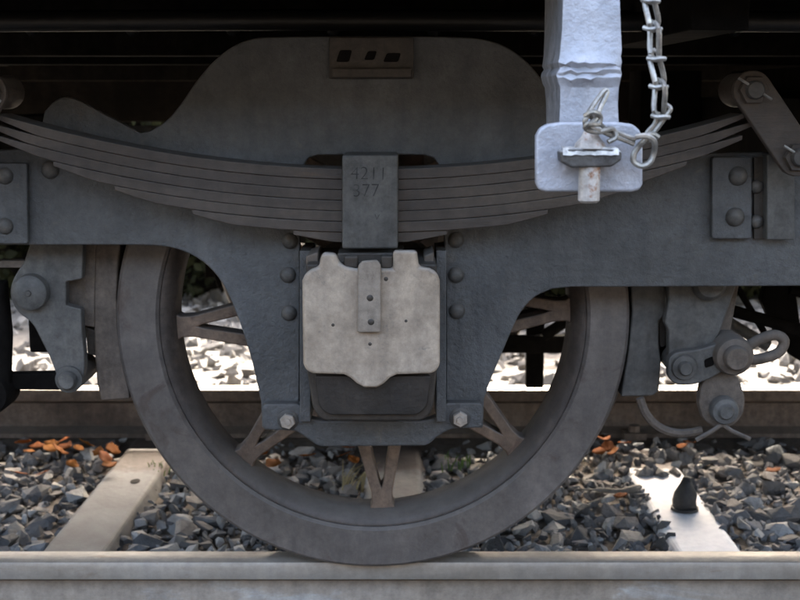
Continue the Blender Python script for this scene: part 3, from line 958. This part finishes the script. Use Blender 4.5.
# buckle with stamped numbers
BUY = -0.238
bk = prism('buckle', PP([(342, 155), (398, 155), (398, 249), (342, 249)], BUY), BUY, -0.105, M['buckle'], spring, 0.004)
def text(name, s, u, v, size, Y, mat, parent, rot=0.0):
    cu = bpy.data.curves.new(name, 'FONT')
    cu.body = s
    cu.size = size
    cu.extrude = 0.0006
    cu.align_x = 'CENTER'; cu.align_y = 'CENTER'
    cu.offset = -0.0006
    tmp = bpy.data.objects.new(name, cu)
    COL.objects.link(tmp)
    dg = bpy.context.evaluated_depsgraph_get()
    me = bpy.data.meshes.new_from_object(tmp.evaluated_get(dg))
    bpy.data.objects.remove(tmp)
    me.materials.clear(); me.materials.append(mat)
    o = bpy.data.objects.new(name, me); COL.objects.link(o)
    x, z = P(u, v, Y)
    o.parent = parent
    o.location = Vector((x, Y, z)) - world_loc(parent)
    o.rotation_euler = (R(90), rot, 0)
    return o
text('stamped_number', '4211', 369, 174, 0.032, BUY - 0.0004, M['stamp'], bk, 0.03)
text('stamped_number', '377', 366, 191, 0.032, BUY - 0.0004, M['stamp'], bk, -0.02)
text('stamped_mark', 'v', 377, 216, 0.024, BUY - 0.0004, M['stamp'], bk, 0.1)

# the spring and axle box of the far wheel
fsp = empty('leaf_spring', (0.0, 1.795, 0.72), 'leaf spring of the far wheel, mostly hidden behind the near one', 'leaf spring')
for i in range(NL):
    h = HALF[i]
    bm = bmesh.new(); T, B = [], []
    for k in range(25):
        x = -h + 2 * h * k / 24
        zz = zt - i * TH + leafz(x + xc_)
        T.append((x, zz)); B.append((x, zz - TH + 0.0006))
    bm_prism(bm, T + B[::-1], 1.752, 1.842)
    from_bm('leaf', bm, M['spring'], fsp)
box('buckle', -0.05, 0.05, 1.735, 1.868, zb - 0.012, zt + 0.02, M['buckle'], fsp, 0.004)
fab = empty('axle_box', (0.0, 1.795, 0.3), 'axle box of the far wheel, hidden behind the near axle box', 'axle box')
box('box_body', -0.118, 0.118, 1.66, 1.89, 0.36, 0.625, M['boxbody'], fab, 0.01)
box('box_cover', -0.11, 0.11, 1.892, 1.915, 0.40, 0.61, M['lid'], fab, 0.008)

# spring shackles at both ends
def shackle(up, vp, ul, vl, label):
    Y = -0.235
    x0, z0 = P(up, vp, Y); x1, z1 = P(ul, vl, Y)
    root = empty('spring_shackle', (x0, Y, z0), label, 'shackle', 'shackles at the spring ends')
    d = Vector((x1 - x0, z1 - z0)); L = d.length; d.normalize(); n = Vector((-d.y, d.x))
    r = 0.033
    for Y0, Y1 in ((-0.236, -0.220), (-0.116, -0.100)) if False else ((-0.240, -0.222),):
        pts = []
        a0 = math.atan2(d.y, d.x)
        for k in range(13):
            a = a0 + math.pi / 2 + math.pi * k / 12
            pts.append((x0 + r * math.cos(a), z0 + r * math.sin(a)))
        for k in range(13):
            a = a0 - math.pi / 2 + math.pi * k / 12
            pts.append((x1 + r * math.cos(a), z1 + r * math.sin(a)))
        prism('link_plate', pts, Y0, Y1, M['spring'], root, 0.003)
    for (x, z) in ((x0, z0), (x1, z1)):
        lathe('pin', [(0, -0.262), (0.013, -0.262), (0.016, -0.258), (0.016, -0.2405), (0.016, -0.11), (0.0, -0.11)], x, z, M['rivet'], root, 20)
        lathe('nut', [(0.0165, -0.252), (0.0245, -0.252), (0.026, -0.248), (0.026, -0.2405), (0.0165, -0.2405)], x, z, M['spring'], root, 6, smooth=20)
        tube('split_pin', [Vector((x - 0.030, -0.257, z + 0.020)), Vector((x, -0.257, z + 0.002)), Vector((x + 0.028, -0.257, z - 0.016))], 0.0025, M['wire'], root, 6)
    return root
sr = shackle(752, 90, 797, 157, 'spring shackle with bolted ends at the right end of the spring')
sl = shackle(-12, 92, -55, 160, 'rust brown spring shackle at the left end of the spring')
for sgn, (u, v) in ((1, (752, 90)), (-1, (-12, 92))):
    x, z = P(u, v, -0.235)
    # rolled eye of the main leaf
    lathe('leaf_eye', [(0.017, SY0 + 0.002), (0.030, SY0 + 0.002), (0.030, SY1 - 0.002), (0.017, SY1 - 0.002), (0.017, SY0 + 0.002)], x, z + 0.0, M['spring'], spring, 24)

# ================================================================== brake gear
# --- left side
bl = empty('brake_shoe', (-0.56, 0.05, 0.35), 'brake shoe and grey hanger pressed against the left of the wheel', 'brake shoe', 'brake shoes on the wheel')
def arc_block(sgn, a0, a1, r0, r1, y0, y1, name, mat, parent, n=16):
    pts = []
    for k in range(n + 1):
        a = a0 + (a1 - a0) * k / n
        pts.append((sgn * r0 * math.cos(a), 0.5 + r0 * math.sin(a)))
    for k in range(n + 1):
        a = a1 - (a1 - a0) * k / n
        pts.append((sgn * r1 * math.cos(a), 0.5 + r1 * math.sin(a)))
    return prism(name, pts, y0, y1, mat, parent, 0.004)
blk = [(95, 232), (121, 232), (117, 262), (115.5, 295), (117, 330), (121, 360), (128, 392), (129, 400), (100, 402), (96, 385), (94, 360), (93, 330), (92, 300), (93, 262)]
prism('brake_block', PP(blk, 0.0), 0.008, 0.10, M['brake'], bl, 0.004)
prism('block_head', PP([(78, 228), (96, 228), (95, 262), (94, 300), (94, 328), (82, 326), (80, 309), (60, 309), (60, 278), (78, 278)], 0.0), 0.004, 0.09, M['brake'], bl, 0.003)
prism('block_key', PP([(83, 329), (93, 333), (93, 358), (85, 356)], 0.0), 0.020, 0.08, M['boxbody'], bl, 0.002)
hp = [(34, 232), (84, 232), (82, 279), (66, 282), (66, 305), (81, 309), (82, 330), (84, 352), (85, 372), (78, 392), (62, 394), (56, 374), (50, 358), (32, 322), (16, 312), (9, 294), (13, 278), (24, 262)]
prism('hanger_plate', round_poly(PP(hp, -0.035), [0, 0, .004, .003, .003, .004, .006, .01, .02, .02, .02, .01, .01, .02, .03, .03, .02, .01]), -0.035, -0.008, M['hanger'], bl, 0.004)
x, z = P(29, 293, -0.055)
lathe('hanger_pin', [(0, -0.060), (0.026, -0.060), (0.033, -0.055), (0.035, -0.046), (0.035, 0.10), (0, 0.10)], x, z, M['hanger'], bl, 32)
lathe('pin_centre', [(0, -0.064), (0.005, -0.064), (0.006, -0.0605), (0, -0.0605)], x, z, M['rivet'], bl, 12)
x, z = P(67, 381, -0.055)
lathe('lower_pin', [(0, -0.062), (0.014, -0.062), (0.018, -0.056), (0.018, -0.045), (0.026, -0.044), (0.026, 0.09), (0, 0.09)], x, z, M['hanger'], bl, 24)
prism('pull_lever', round_poly(PP([(-40, 374), (60, 372), (74, 378), (74, 386), (62, 389), (-40, 388)], 0.02), 0.008), 0.01, 0.04, M['dark'], bl, 0.003)
x, z = P(4, 330, 0.03); x2, z2 = P(2, 398, 0.03)
tube('hanger_rod', [Vector((x - .005, 0.0, z + 0.1)), Vector((x, 0.0, z)), Vector((x2, 0.0, z2))], 0.026, M['dark'], bl, 16)
lathe('rod_eye', [(0, -0.03), (0.038, -0.03), (0.042, -0.022), (0.042, 0.05), (0, 0.05)], x2 - 0.01, z2 + 0.02, M['dark'], bl, 28)
xb, zb_ = P(12, 262, -0.02)
box('brake_beam', xb - 0.14, xb + 0.028, -0.03, -0.005, zb_ - 0.010, zb_ + 0.004, M['brake'], bl, 0.002)

# --- right side
br = empty('brake_shoe', (0.56, 0.05, 0.35), 'brake shoe with linked levers and pins pressed against the right of the wheel', 'brake shoe', 'brake shoes on the wheel')
blk = [(630, 270), (664, 270), (667, 300), (666, 316), (660, 322), (660, 345), (662, 362), (660, 392), (654, 397), (622, 398), (626, 372), (630, 345), (633, 312), (632, 290)]
prism('brake_block', PP(blk, 0.0), 0.008, 0.10, M['hanger'], br, 0.004)
prism('block_key', PP([(661, 322), (668, 318), (668, 348), (662, 350)], 0.0), 0.022, 0.08, M['boxbody'], br, 0.002)
hp = [(667, 270), (737, 270), (735, 288), (718, 336), (706, 352), (668, 358), (668, 330), (664, 322), (668, 300)]
prism('hanger_plate', round_poly(PP(hp, -0.03), [0, 0, .01, .02, .02, .01, .004, .004, .004]), -0.035, -0.008, M['hanger'], br, 0.004)
x, z = P(710, 284, -0.05)
lathe('hanger_pin', [(0, -0.058), (0.024, -0.058), (0.031, -0.052), (0.033, -0.044), (0.033, 0.09), (0, 0.09)], x, z, M['hanger'], br, 32)
prism('backing_plate', PP([(737, 280), (728, 330), (712, 352), (706, 352), (722, 300), (728, 270)], 0.02), 0.0, 0.03, M['brake'], br, 0.003)
# link lever
lk = [(668, 358), (676, 352), (700, 349), (722, 342), (730, 352), (728, 368), (712, 378), (694, 385), (676, 385), (668, 378)]
prism('link_lever', round_poly(PP(lk, -0.06), 0.012), -0.062, -0.036, M['hanger'], br, 0.004)
x, z = P(685, 368, -0.07)
lathe('link_pin', [(0, -0.082), (0.011, -0.082), (0.014, -0.076), (0.014, -0.070), (0.023, -0.069), (0.025, -0.0625), (0.025, 0.03), (0, 0.03)], x, z, M['hanger'], br, 24)
prism('lever_slot', round_poly(PP([(704, 360), (713, 356), (714, 365), (705, 368)], -0.0625), 0.004), -0.0635, -0.055, M['dark'], br, 0)
x, z = P(735, 357, -0.08)
lathe('link_barrel', [(0, -0.100), (0.020, -0.100), (0.024, -0.094), (0.024, -0.084), (0.034, -0.080), (0.038, -0.07), (0.038, 0.06), (0, 0.06)], x, z, M['brake'], br, 28)
# loop handle
lp = [P(u, v, -0.03) for u, v in ((745, 350), (758, 340), (775, 335), (784, 341), (779, 352), (764, 358), (750, 359))]
pth = [Vector((p[0], -0.03, p[1])) for p in lp]
cl = []
q = pth
N_ = len(q)
for i in range(N_):
    for k in range(5):
        t = k / 5
        a_, b_, c_, d_ = q[i - 1], q[i], q[(i + 1) % N_], q[(i + 2) % N_]
        cl.append(0.5 * ((2 * b_) + (c_ - a_) * t + (2 * a_ - 5 * b_ + 4 * c_ - d_) * t * t + (3 * b_ - a_ - 3 * c_ + d_) * t ** 3))
tube('loop_handle', cl, 0.0105, M['brake'], br, 10, closed=True)
# drop arm with round boss
dp = [(706, 374), (722, 370), (738, 376), (745, 398), (743, 414), (733, 426), (716, 428), (703, 420), (698, 404), (700, 386)]
prism('drop_arm', round_poly(PP(dp, -0.045), 0.012), -0.05, -0.022, M['brake'], br, 0.004)
x, z = P(724, 410, -0.06)
lathe('arm_boss', [(0, -0.082), (0.012, -0.082), (0.016, -0.076), (0.024, -0.074), (0.027, -0.068), (0.027, -0.0505), (0, -0.0505)], x, z, M['hanger'], br, 28)
for us in (((722, 424), (712, 431), (696, 440)), ((722, 424), (732, 431), (750, 439))):
    tube('split_pin', [Vector((P(u, v, -0.062)[0], -0.062, P(u, v, -0.062)[1])) for u, v in us], 0.0045, M['brake'], br, 8)
hs = [P(u, v, 0.0) for u, v in ((640, 398), (645, 412), (655, 424), (668, 431), (684, 433), (702, 430))]
tube('safety_strap', spline([Vector((p[0], 0.0, p[1])) for p in hs], 4), 0.0085, M['brake'], br, 8)

# --- cross rigging between the two sides (dark shapes seen through the spokes and at the right)
rig = empty('brake_rigging', (0.7, 0.815, 0.35), 'dark brake rods and beams behind the wheel, seen against the light', 'brake rigging')
def bar(name, p0, p1, r, mat=None, seg=10):
    return tube(name, [Vector(p0), (Vector(p0) + Vector(p1)) / 2, Vector(p1)], r, mat or M['dark'], rig, seg)
def barpx(name, a, b, Ya, Yb, r, mat=None):
    xa, za = P(*a, Ya); xb, zb = P(*b, Yb)
    return bar(name, (xa, Ya, za), (xb, Yb, zb), r, mat)
# vertical hanger and horizontal beams seen through the right-hand spokes
x0, z0 = P(527, 300, 1.45); x1, z1 = P(543, 396, 1.45)
box('drop_bar', x0, x1, 1.44, 1.47, 0.03, 0.75, M['dark'], rig, 0.003)
xa, za = P(470, 335, 1.40); xb, zb2 = P(620, 352, 1.40)
box('cross_bar', xa, xb, 1.38, 1.41, zb2, za, M['dark'], rig, 0.004)
barpx('diagonal_rod', (543, 336), (600, 300), 1.36, 1.36, 0.018)
barpx('diagonal_rod', (490, 330), (560, 300), 1.34, 1.34, 0.016)
box('brake_beam', 0.58, 0.66, 0.10, 1.53, 0.40, 0.47, M['dark'], rig, 0.005)
box('brake_beam', -0.70, -0.62, 0.10, 1.53, 0.42, 0.50, M['dark'], rig, 0.005)
# rods at the right
barpx('pull_rod', (722, 308), (830, 338), 0.35, 0.35, 0.014)
barpx('pull_rod', (733, 280), (764, 332), 0.55, 0.55, 0.008)
barpx('pull_rod', (728, 322), (768, 346), 0.45, 0.45, 0.014, M['buckle'])
xa, za = P(766, 270, 0.6); xb, zb2 = P(860, 330, 0.6)
prism('equalizer_lever', PP([(768, 270), (792, 270), (800, 330), (840, 360), (840, 385), (790, 355), (778, 340), (760, 300)], 0.6), 0.59, 0.62, M['dark'], rig, 0.003)
barpx('pull_rod', (790, 290), (830, 300), 0.5, 0.5, 0.012)
# far brake blocks
for s in (-1, 1):
    arc_block(s, R(-18), R(32), 0.504, 0.55, 1.53, 1.62, 'far_brake_block', M['dark'], rig)
    box('far_hanger', s * 0.56 - 0.02, s * 0.56 + 0.02, 1.64, 1.66, 0.35, 0.9, M['dark'], rig, 0.003)

# ================================================================== silver step bracket, its pin and the wire chain
BY0 = -0.800
brk = empty('step_bracket', (0.33, BY0, 0.75), 'silver painted hanging bracket with a square foot in front of the spring', 'bracket')
def bracket_bar():
    bm = bmesh.new()
    # stations down the bar: v pixel, left, right edge, front bulge, depth
    st = [(-45, 563, 620, 0.0, 0.20), (0, 563, 620, 0.0, 0.20), (30, 562, 621, 0.0, 0.195), (52, 560, 622, 0.002, 0.185), (58, 559, 621, 0.006, 0.182), (63, 558, 622, 0.010, 0.18), (67, 560, 621, 0.003, 0.18),
          (71, 557, 621, 0.011, 0.178), (75, 556, 622, 0.005, 0.176), (79, 557, 621, 0.011, 0.174), (83, 558, 620, 0.004, 0.172), (87, 560, 619, 0.0, 0.17), (105, 560, 618, 0.0, 0.155), (126, 559, 619, 0.0, 0.14), (140, 559, 620, 0.0, 0.02)]
    rg = random.Random(4)
    rings = []
    nx = 10
    for v, l, r, bu, dep in st:
        row = []
        x0, z = P(l, v, BY0); x1, _ = P(r, v, BY0)
        for k in range(nx + 1):
            t = k / nx
            e = math.sin(math.pi * t) ** 0.4 if 0 < t < 1 else 0
            row.append(Vector((x0 + (x1 - x0) * t, BY0 - bu * e * rg.uniform(0.6, 1.2), z + (rg.uniform(-.0025, .0025) if bu else 0))))
        back = [Vector((x1, BY0 + dep, z)), Vector((x0, BY0 + dep, z))]
        rings.append([bm.verts.new(p) for p in row + back])
    n = nx + 3
    for A, B in zip(rings, rings[1:]):
        for k in range(n):
            f = bm.faces.new((A[k], A[(k + 1) % n], B[(k + 1) % n], B[k]))
    bm.faces.new(rings[0]); bm.faces.new(rings[-1][::-1])
    return from_bm('hanger_bar', bm, M['silver'], brk, bevel=0.004, smooth=45)
hb = bracket_bar()
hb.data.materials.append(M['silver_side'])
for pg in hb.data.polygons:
    if abs(pg.normal.x) > 0.75 or pg.normal.y > 0.5: pg.material_index = 1      # flanks and back darker: shade and dirt put into the colour
foot = [(536, 136), (540, 128), (548, 124), (562, 122), (617, 122), (633, 124), (641, 131), (643, 142), (643, 184), (640, 190), (632, 192), (546, 192), (539, 190), (536, 183)]
prism('foot_plate', PP(foot, BY0 - 0.022), BY0 - 0.022, BY0 - 0.004, M['silver'], brk, 0.004, seg=3)

pin = empty('locking_pin', (0.33, BY0 - 0.05, 0.72), 'rusty pin with a chipped dark washer plate through the silver foot', 'pin')
WY = BY0 - 0.058
prism('washer_plate', PP([(560, 151), (570, 148), (612, 148), (622, 151), (622, 160), (612, 167), (572, 168), (561, 162)], WY), WY, WY + 0.034, M['washer'], pin, 0.003)
bm = bmesh.new()
_, za_ = P(590, 155, WY - 0.002); _, zb_w = P(590, 150.5, WY - 0.002)
xa_, _ = P(563, 155, WY - 0.002); xb_w, _ = P(619, 155, WY - 0.002)
rj = random.Random(9)
lowr, upr, bkr = [], [], []
for k in range(15):
    t = k / 14
    xx = xa_ + (xb_w - xa_) * t
    lowr.append(bm.verts.new((xx, WY - 0.0025, za_ + rj.uniform(-.0007, .0007))))
    upr.append(bm.verts.new((xx, WY + 0.002, zb_w + 0.003 + rj.uniform(-.001, .001))))
    bkr.append(bm.verts.new((xx, WY + 0.028, zb_w + 0.004)))
for k in range(14):
    bm.faces.new((lowr[k], lowr[k + 1], upr[k + 1], upr[k])); bm.faces.new((upr[k], upr[k + 1], bkr[k + 1], bkr[k]))
M['chip'] = surf('bare_metal', (0.40, 0.38, 0.35), (0.62, 0.60, 0.56), 40, 0.35, 0.4, 90, None, 0, (0.12, 0.10, 0.085), 60, 0.56, metallic=0.3)
from_bm('worn_edge', bm, M['chip'], pin)
x, z0 = P(590, 166, WY + 0.012); _, z1 = P(590, 203, WY + 0.012)
def vlathe(name, prof, cx, cy, mat, parent, seg=20):
    bm = bmesh.new(); rings = []
    for r, z in prof:
        if r < 1e-6: rings.append([bm.verts.new((cx, cy, z))])
        else: rings.append([bm.verts.new((cx + r * math.cos(2 * math.pi * k / seg), cy + r * math.sin(2 * math.pi * k / seg), z)) for k in range(seg)])
    for A, B in zip(rings, rings[1:]):
        for k in range(seg):
            k2 = (k + 1) % seg
            if len(A) == 1: bm.faces.new((A[0], B[k], B[k2]))
            elif len(B) == 1: bm.faces.new((A[k], A[k2], B[0]))
            else: bm.faces.new((A[k], A[k2], B[k2], B[k]))
    return from_bm(name, bm, mat, parent)
_, zw0 = P(590, 150, WY + 0.012); _, zk = P(590, 128, WY + 0.012)
vlathe('shank', [(0, z1), (0.010, z1), (0.0135, z1 + 0.003), (0.0135, zw0 - 0.004), (0, zw0 - 0.004)], x, WY + 0.016, M['pin'], pin)
vlathe('head', [(0, zk + 0.004), (0.006, zk + 0.003), (0.009, zk - 0.006), (0.013, zk - 0.013), (0.0185, zw0 + 0.008), (0.020, zw0 + 0.002), (0, zw0 + 0.002)], x, WY + 0.016, M['pin'], pin)

chain = empty('wire_chain', (0.42, BY0 - 0.03, 0.9), 'twisted wire chain hanging beside the silver bracket', 'chain')
CHY = BY0 - 0.045
def wire3(pts, Ybase=CHY):
    out = []
    for p in pts:
        u, v = p[0], p[1]; dy = p[2] if len(p) > 2 else 0.0
        x, z = P(u, v, Ybase + dy)
        out.append(Vector((x, Ybase + dy, z)))
    return out
WR = 0.0034
def link_loop(a, b, w, flip):
    """elongated link of bent wire from pixel a to pixel b, with a twisted knot half way"""
    (u0, v0), (u1, v1) = a, b
    d = Vector((u1 - u0, v1 - v0)); L = d.length; d.normalize(); n = Vector((-d.y, d.x))
    pts = []
    N = 20
    for k in range(N):
        t = 2 * math.pi * k / N
        s = 0.5 - 0.5 * math.cos(t)
        off = w * math.sin(t) * (0.8 + 0.25 * math.cos(t * 2 + flip))
        dy = 0.009 * math.sin(t) * flip + 0.006 * math.sin(2 * t) + (0.004 if s < .1 or s > .9 else 0)
        pts.append((u0 + d.x * L * s + n.x * off, v0 + d.y * L * s + n.y * off, dy))
    o = tube('wire_link', wire3(pts), WR, M['wire'], chain, 8, closed=True)
    # twist and cut wire ends
    m_ = (u0 + d.x * L * 0.97, v0 + d.y * L * 0.97)
    tw = [(m_[0] - n.x * 8 + d.x * 1, m_[1] - n.y * 8 + d.y * 1, -0.004), (m_[0] - n.x * 3, m_[1] - n.y * 3, -0.009), (m_[0] + n.x * 3, m_[1] + n.y * 3, -0.009), (m_[0] + n.x * 9 - d.x * 2, m_[1] + n.y * 9 - d.y * 2, -0.003)]
    tube('wire_twist', spline(wire3(tw), 3), WR * 0.9, M['wire'], o, 7)
    return o
link_loop((649, -34), (651, 2), 7.5, 1)
link_loop((650, -8), (653, 30), 7.5, -1)
link_loop((652, 22), (657, 60), 7, 1)
link_loop((655, 50), (659, 88), 7.5, -1)
link_loop((658, 80), (661, 118), 8, 1)
# last strand down to the hook, and on to the pin head
tube('wire_strand', spline(wire3([(664, 104, .003), (670, 108), (668, 113), (660, 124), (652, 135), (648, 141, -.005)]), 4), WR, M['wire'], chain, 8)
tube('wire_strand', spline(wire3([(659, 112, .002), (655, 124, .002), (648, 132, .003), (644, 140, .003)]), 4), WR, M['wire'], chain, 8)
tube('wire_hook', spline(wire3([(636, 137, -.006), (646, 136, -.01), (654, 141, -.008), (654, 152), (650, 162), (642, 166), (634, 162), (634, 154), (639, 146), (645, 140, -.006), (651, 134, -.004), (658, 137, 0)]), 4), WR * 1.1, M['wire'], chain, 8)
tube('wire_strand', spline(wire3([(636, 139, -.004), (628, 137, -.003), (615, 132, -.006), (604, 128, -.010), (597, 121, -.022), (590, 116, -.03)]), 4), WR, M['wire'], chain, 8)
tube('wire_strand', spline(wire3([(634, 144, -.002), (622, 139, -.004), (610, 135, -.010), (600, 130, -.016), (594, 126, -.022)]), 4), WR, M['wire'], chain, 8)
tube('wire_loop', spline(wire3([(594, 131, -.02), (586, 126, -.03), (586, 118, -.034), (594, 104, -.02), (604, 91, -.012), (607, 93, -.010), (601, 106, -.016), (596, 118, -.03), (590, 126, -.034), (600, 130, -.03)]), 4), WR, M['wire'], chain, 8)
tube('wire_twist', spline(wire3([(585, 116, -.034), (592, 112, -.04), (600, 116, -.03), (598, 124, -.03), (588, 124, -.04), (586, 129, -.032), (598, 132, -.03), (612, 129, -.012), (616, 137, -.012), (608, 142, -.014)]), 4), WR, M['wire'], chain, 8)

# ================================================================== small things on the track
cap = empty('iron_cap', (0.807, 0.80, SL_Z), 'black pointed iron cap standing on the white painted sleeper', 'iron cap')
vlathe('cone', [(0.0, SL_Z + 0.094), (0.009, SL_Z + 0.090), (0.018, SL_Z + 0.072), (0.028, SL_Z + 0.048), (0.032, SL_Z + 0.025), (0.031, SL_Z + 0.010), (0.024, SL_Z + 0.001), (0, SL_Z + 0.001)], 0.807, 0.80, M['coneiron'], cap, 11)
for o_ in cap.children:
    rj = random.Random(3)
    for v_ in o_.data.vertices:
        f_ = rj.uniform(0.86, 1.14)
        v_.co.x = 0.807 + (v_.co.x - 0.807) * f_; v_.co.y = 0.80 + (v_.co.y - 0.80) * f_
        v_.co.x += (v_.co.z - SL_Z) * 0.03 + rj.uniform(-.001, .001)
vlathe('base_ring', [(0, SL_Z + 0.011), (0.026, SL_Z + 0.011), (0.036, SL_Z + 0.009), (0.037, SL_Z + 0.0015), (0, SL_Z + 0.0015)], 0.807, 0.80, M['coneiron'], cap, 14)

tw = []
for u, v in ((577, 489), (600, 490), (622, 491), (640, 487)):
    # lies on the stones at z = -0.14
    a = (u - 400) / FPX; b = (v - 300) / FPX
    dy = math.cos(PITCH) - b * math.sin(PITCH); dz = -math.sin(PITCH) - b * math.cos(PITCH)
    t = (-0.138 - CZ) / dz
    tw.append(Vector((CX + a * t, CY + dy * t, -0.138)))
tag(tube('twig', spline(tw, 4), [0.003] * 4 + [0.007] * 5 + [0.010] * 3 + [0.006], M['twig'], None, 8), 'pale grey twig lying on the ballast right of the wheel', 'twig')

def at_z(u, v, z):
    a = (u - 400) / FPX; b = (v - 300) / FPX
    dy = math.cos(PITCH) - b * math.sin(PITCH); dz = -math.sin(PITCH) - b * math.cos(PITCH)
    t = (z - CZ) / dz
    return (CX + a * t, CY + dy * t, z)

def leaf_mesh(seed):
    rr = random.Random(seed)
    bm = bmesh.new()
    n = 7
    mid, lo, hi = [], [], []
    curl = rr.uniform(0.25, 0.6)
    for k in range(n):
        t = k / (n - 1)
        w = 0.42 * math.sin(math.pi * min(1, t * 0.96 + 0.02)) ** 0.8 * (1 + 0.18 * math.sin(9 * t + seed))
        zz = curl * (t - 0.5) ** 2
        mid.append(bm.verts.new((t - 0.5, 0, zz + 0.03)))
        lo.append(bm.verts.new((t - 0.5 + 0.08, -w, zz + curl * w * w * 1.6)))
        hi.append(bm.verts.new((t - 0.5 + 0.08, w, zz + curl * w * w * 1.6)))
    for k in range(n - 1):
        bm.faces.new((lo[k], lo[k + 1], mid[k + 1], mid[k]))
        bm.faces.new((mid[k], mid[k + 1], hi[k + 1], hi[k]))
    r = bmesh.ops.extrude_face_region(bm, geom=bm.faces[:])
    for g in r['geom']:
        if isinstance(g, bmesh.types.BMVert): g.co.z += 0.02
    bmesh.ops.recalc_face_normals(bm, faces=bm.faces)
    me = bpy.data.meshes.new('leaf'); bm.to_mesh(me); bm.free(); me.materials.append(M['leaf'])
    me.polygons.foreach_set('use_smooth', [True] * len(me.polygons))
    return me
LM = [leaf_mesh(i) for i in range(5)]
left_pts = [(24, 444), (52, 444), (62, 442), (36, 447), (48, 450), (58, 452), (66, 447), (42, 474), (73, 466), (78, 449), (98, 452), (104, 459), (112, 449), (30, 452), (86, 444), (18, 474), (108, 466)]
mid_pts = [(345, 455), (352, 460), (306, 457), (272, 466), (348, 448), (262, 452)]
right_pts = [(598, 452), (608, 447), (615, 452), (604, 440), (690, 443), (682, 447), (620, 497), (772, 471), (625, 444)]
LEAF_LABEL = {(42, 474): 'orange leaf on the stones a little nearer than the leaf pile left of the sleeper', (18, 474): 'orange leaf nearest the left edge of the picture',
              (620, 497): 'orange leaf beside the pale twig', (772, 471): 'small orange leaf near the right edge of the picture',
              (690, 443): 'right one of two leaves below the brake lever pins', (682, 447): 'left one of two leaves below the brake lever pins',
              (272, 466): 'orange leaf seen just right of the lower left spoke foot', (262, 452): 'leaf seen between the two bars of the lower left spoke'}
for pts, grp, lb in ((left_pts, 'fallen leaves left of the wheel', 'dry orange brown leaf lying by the rusty rail, left of the wheel'),
                     (mid_pts, 'fallen leaves behind the spokes', 'dry orange leaf on the ballast seen between the lower spokes'),
                     (right_pts, 'fallen leaves right of the wheel', 'dry orange brown leaf on the ballast right of the wheel')):
    for u, v in pts:
        z = -0.130 + rng.uniform(-.004, .008)
        o = bpy.data.objects.new('fallen_leaf', LM[rng.randrange(5)]); COL.objects.link(o)
        o.location = at_z(u, v, z)
        s = rng.uniform(0.04, 0.062)
        o.scale = (s, s, s)
        o.rotation_euler = (rng.uniform(-.5, .7), rng.uniform(-.4, .4), rng.uniform(0, 6.28))
        tag(o, LEAF_LABEL.get((u, v), lb), 'leaf', grp)

def tuft(name, u, v, n, h, mat, label, cat, spread, seed, lean=(0, 0)):
    rr = random.Random(seed)
    x0, y0, z0 = at_z(u, v, -0.165)
    bm = bmesh.new()
    for i in range(n):
        x = x0 + rr.uniform(-spread, spread); y = y0 + rr.uniform(-spread, spread)
        hh = h * rr.uniform(0.5, 1.1)
        dx, dy = rr.uniform(-.5, .5) + lean[0], rr.uniform(-.5, .5) + lean[1]
        p = [Vector((x, y, z0)), Vector((x + dx * hh * .3, y + dy * hh * .3, z0 + hh * .6)), Vector((x + dx * hh, y + dy * hh, z0 + hh))]
        bm_tube(bm, spline(p, 3), [0.0022, 0.0021, 0.002, 0.0019, 0.0016, 0.0012, 0.0005], 4)
    return tag(from_bm(name, bm, mat), label, cat)
tuft('grass_tuft', 164, 472, 14, 0.03, M['grass'], 'small green grass tuft beside the grey sleeper', 'grass', 0.045, 1)
tuft('grass_tuft', 456, 468, 20, 0.04, M['grass'], 'small green grass tuft behind the lower right spokes', 'grass', 0.045, 2)
tuft('straw_tuft', 352, 492, 16, 0.075, M['straw'], 'dry straw stalks on the ballast behind the lower spokes', 'straw', 0.03, 3, (0.4, 0))
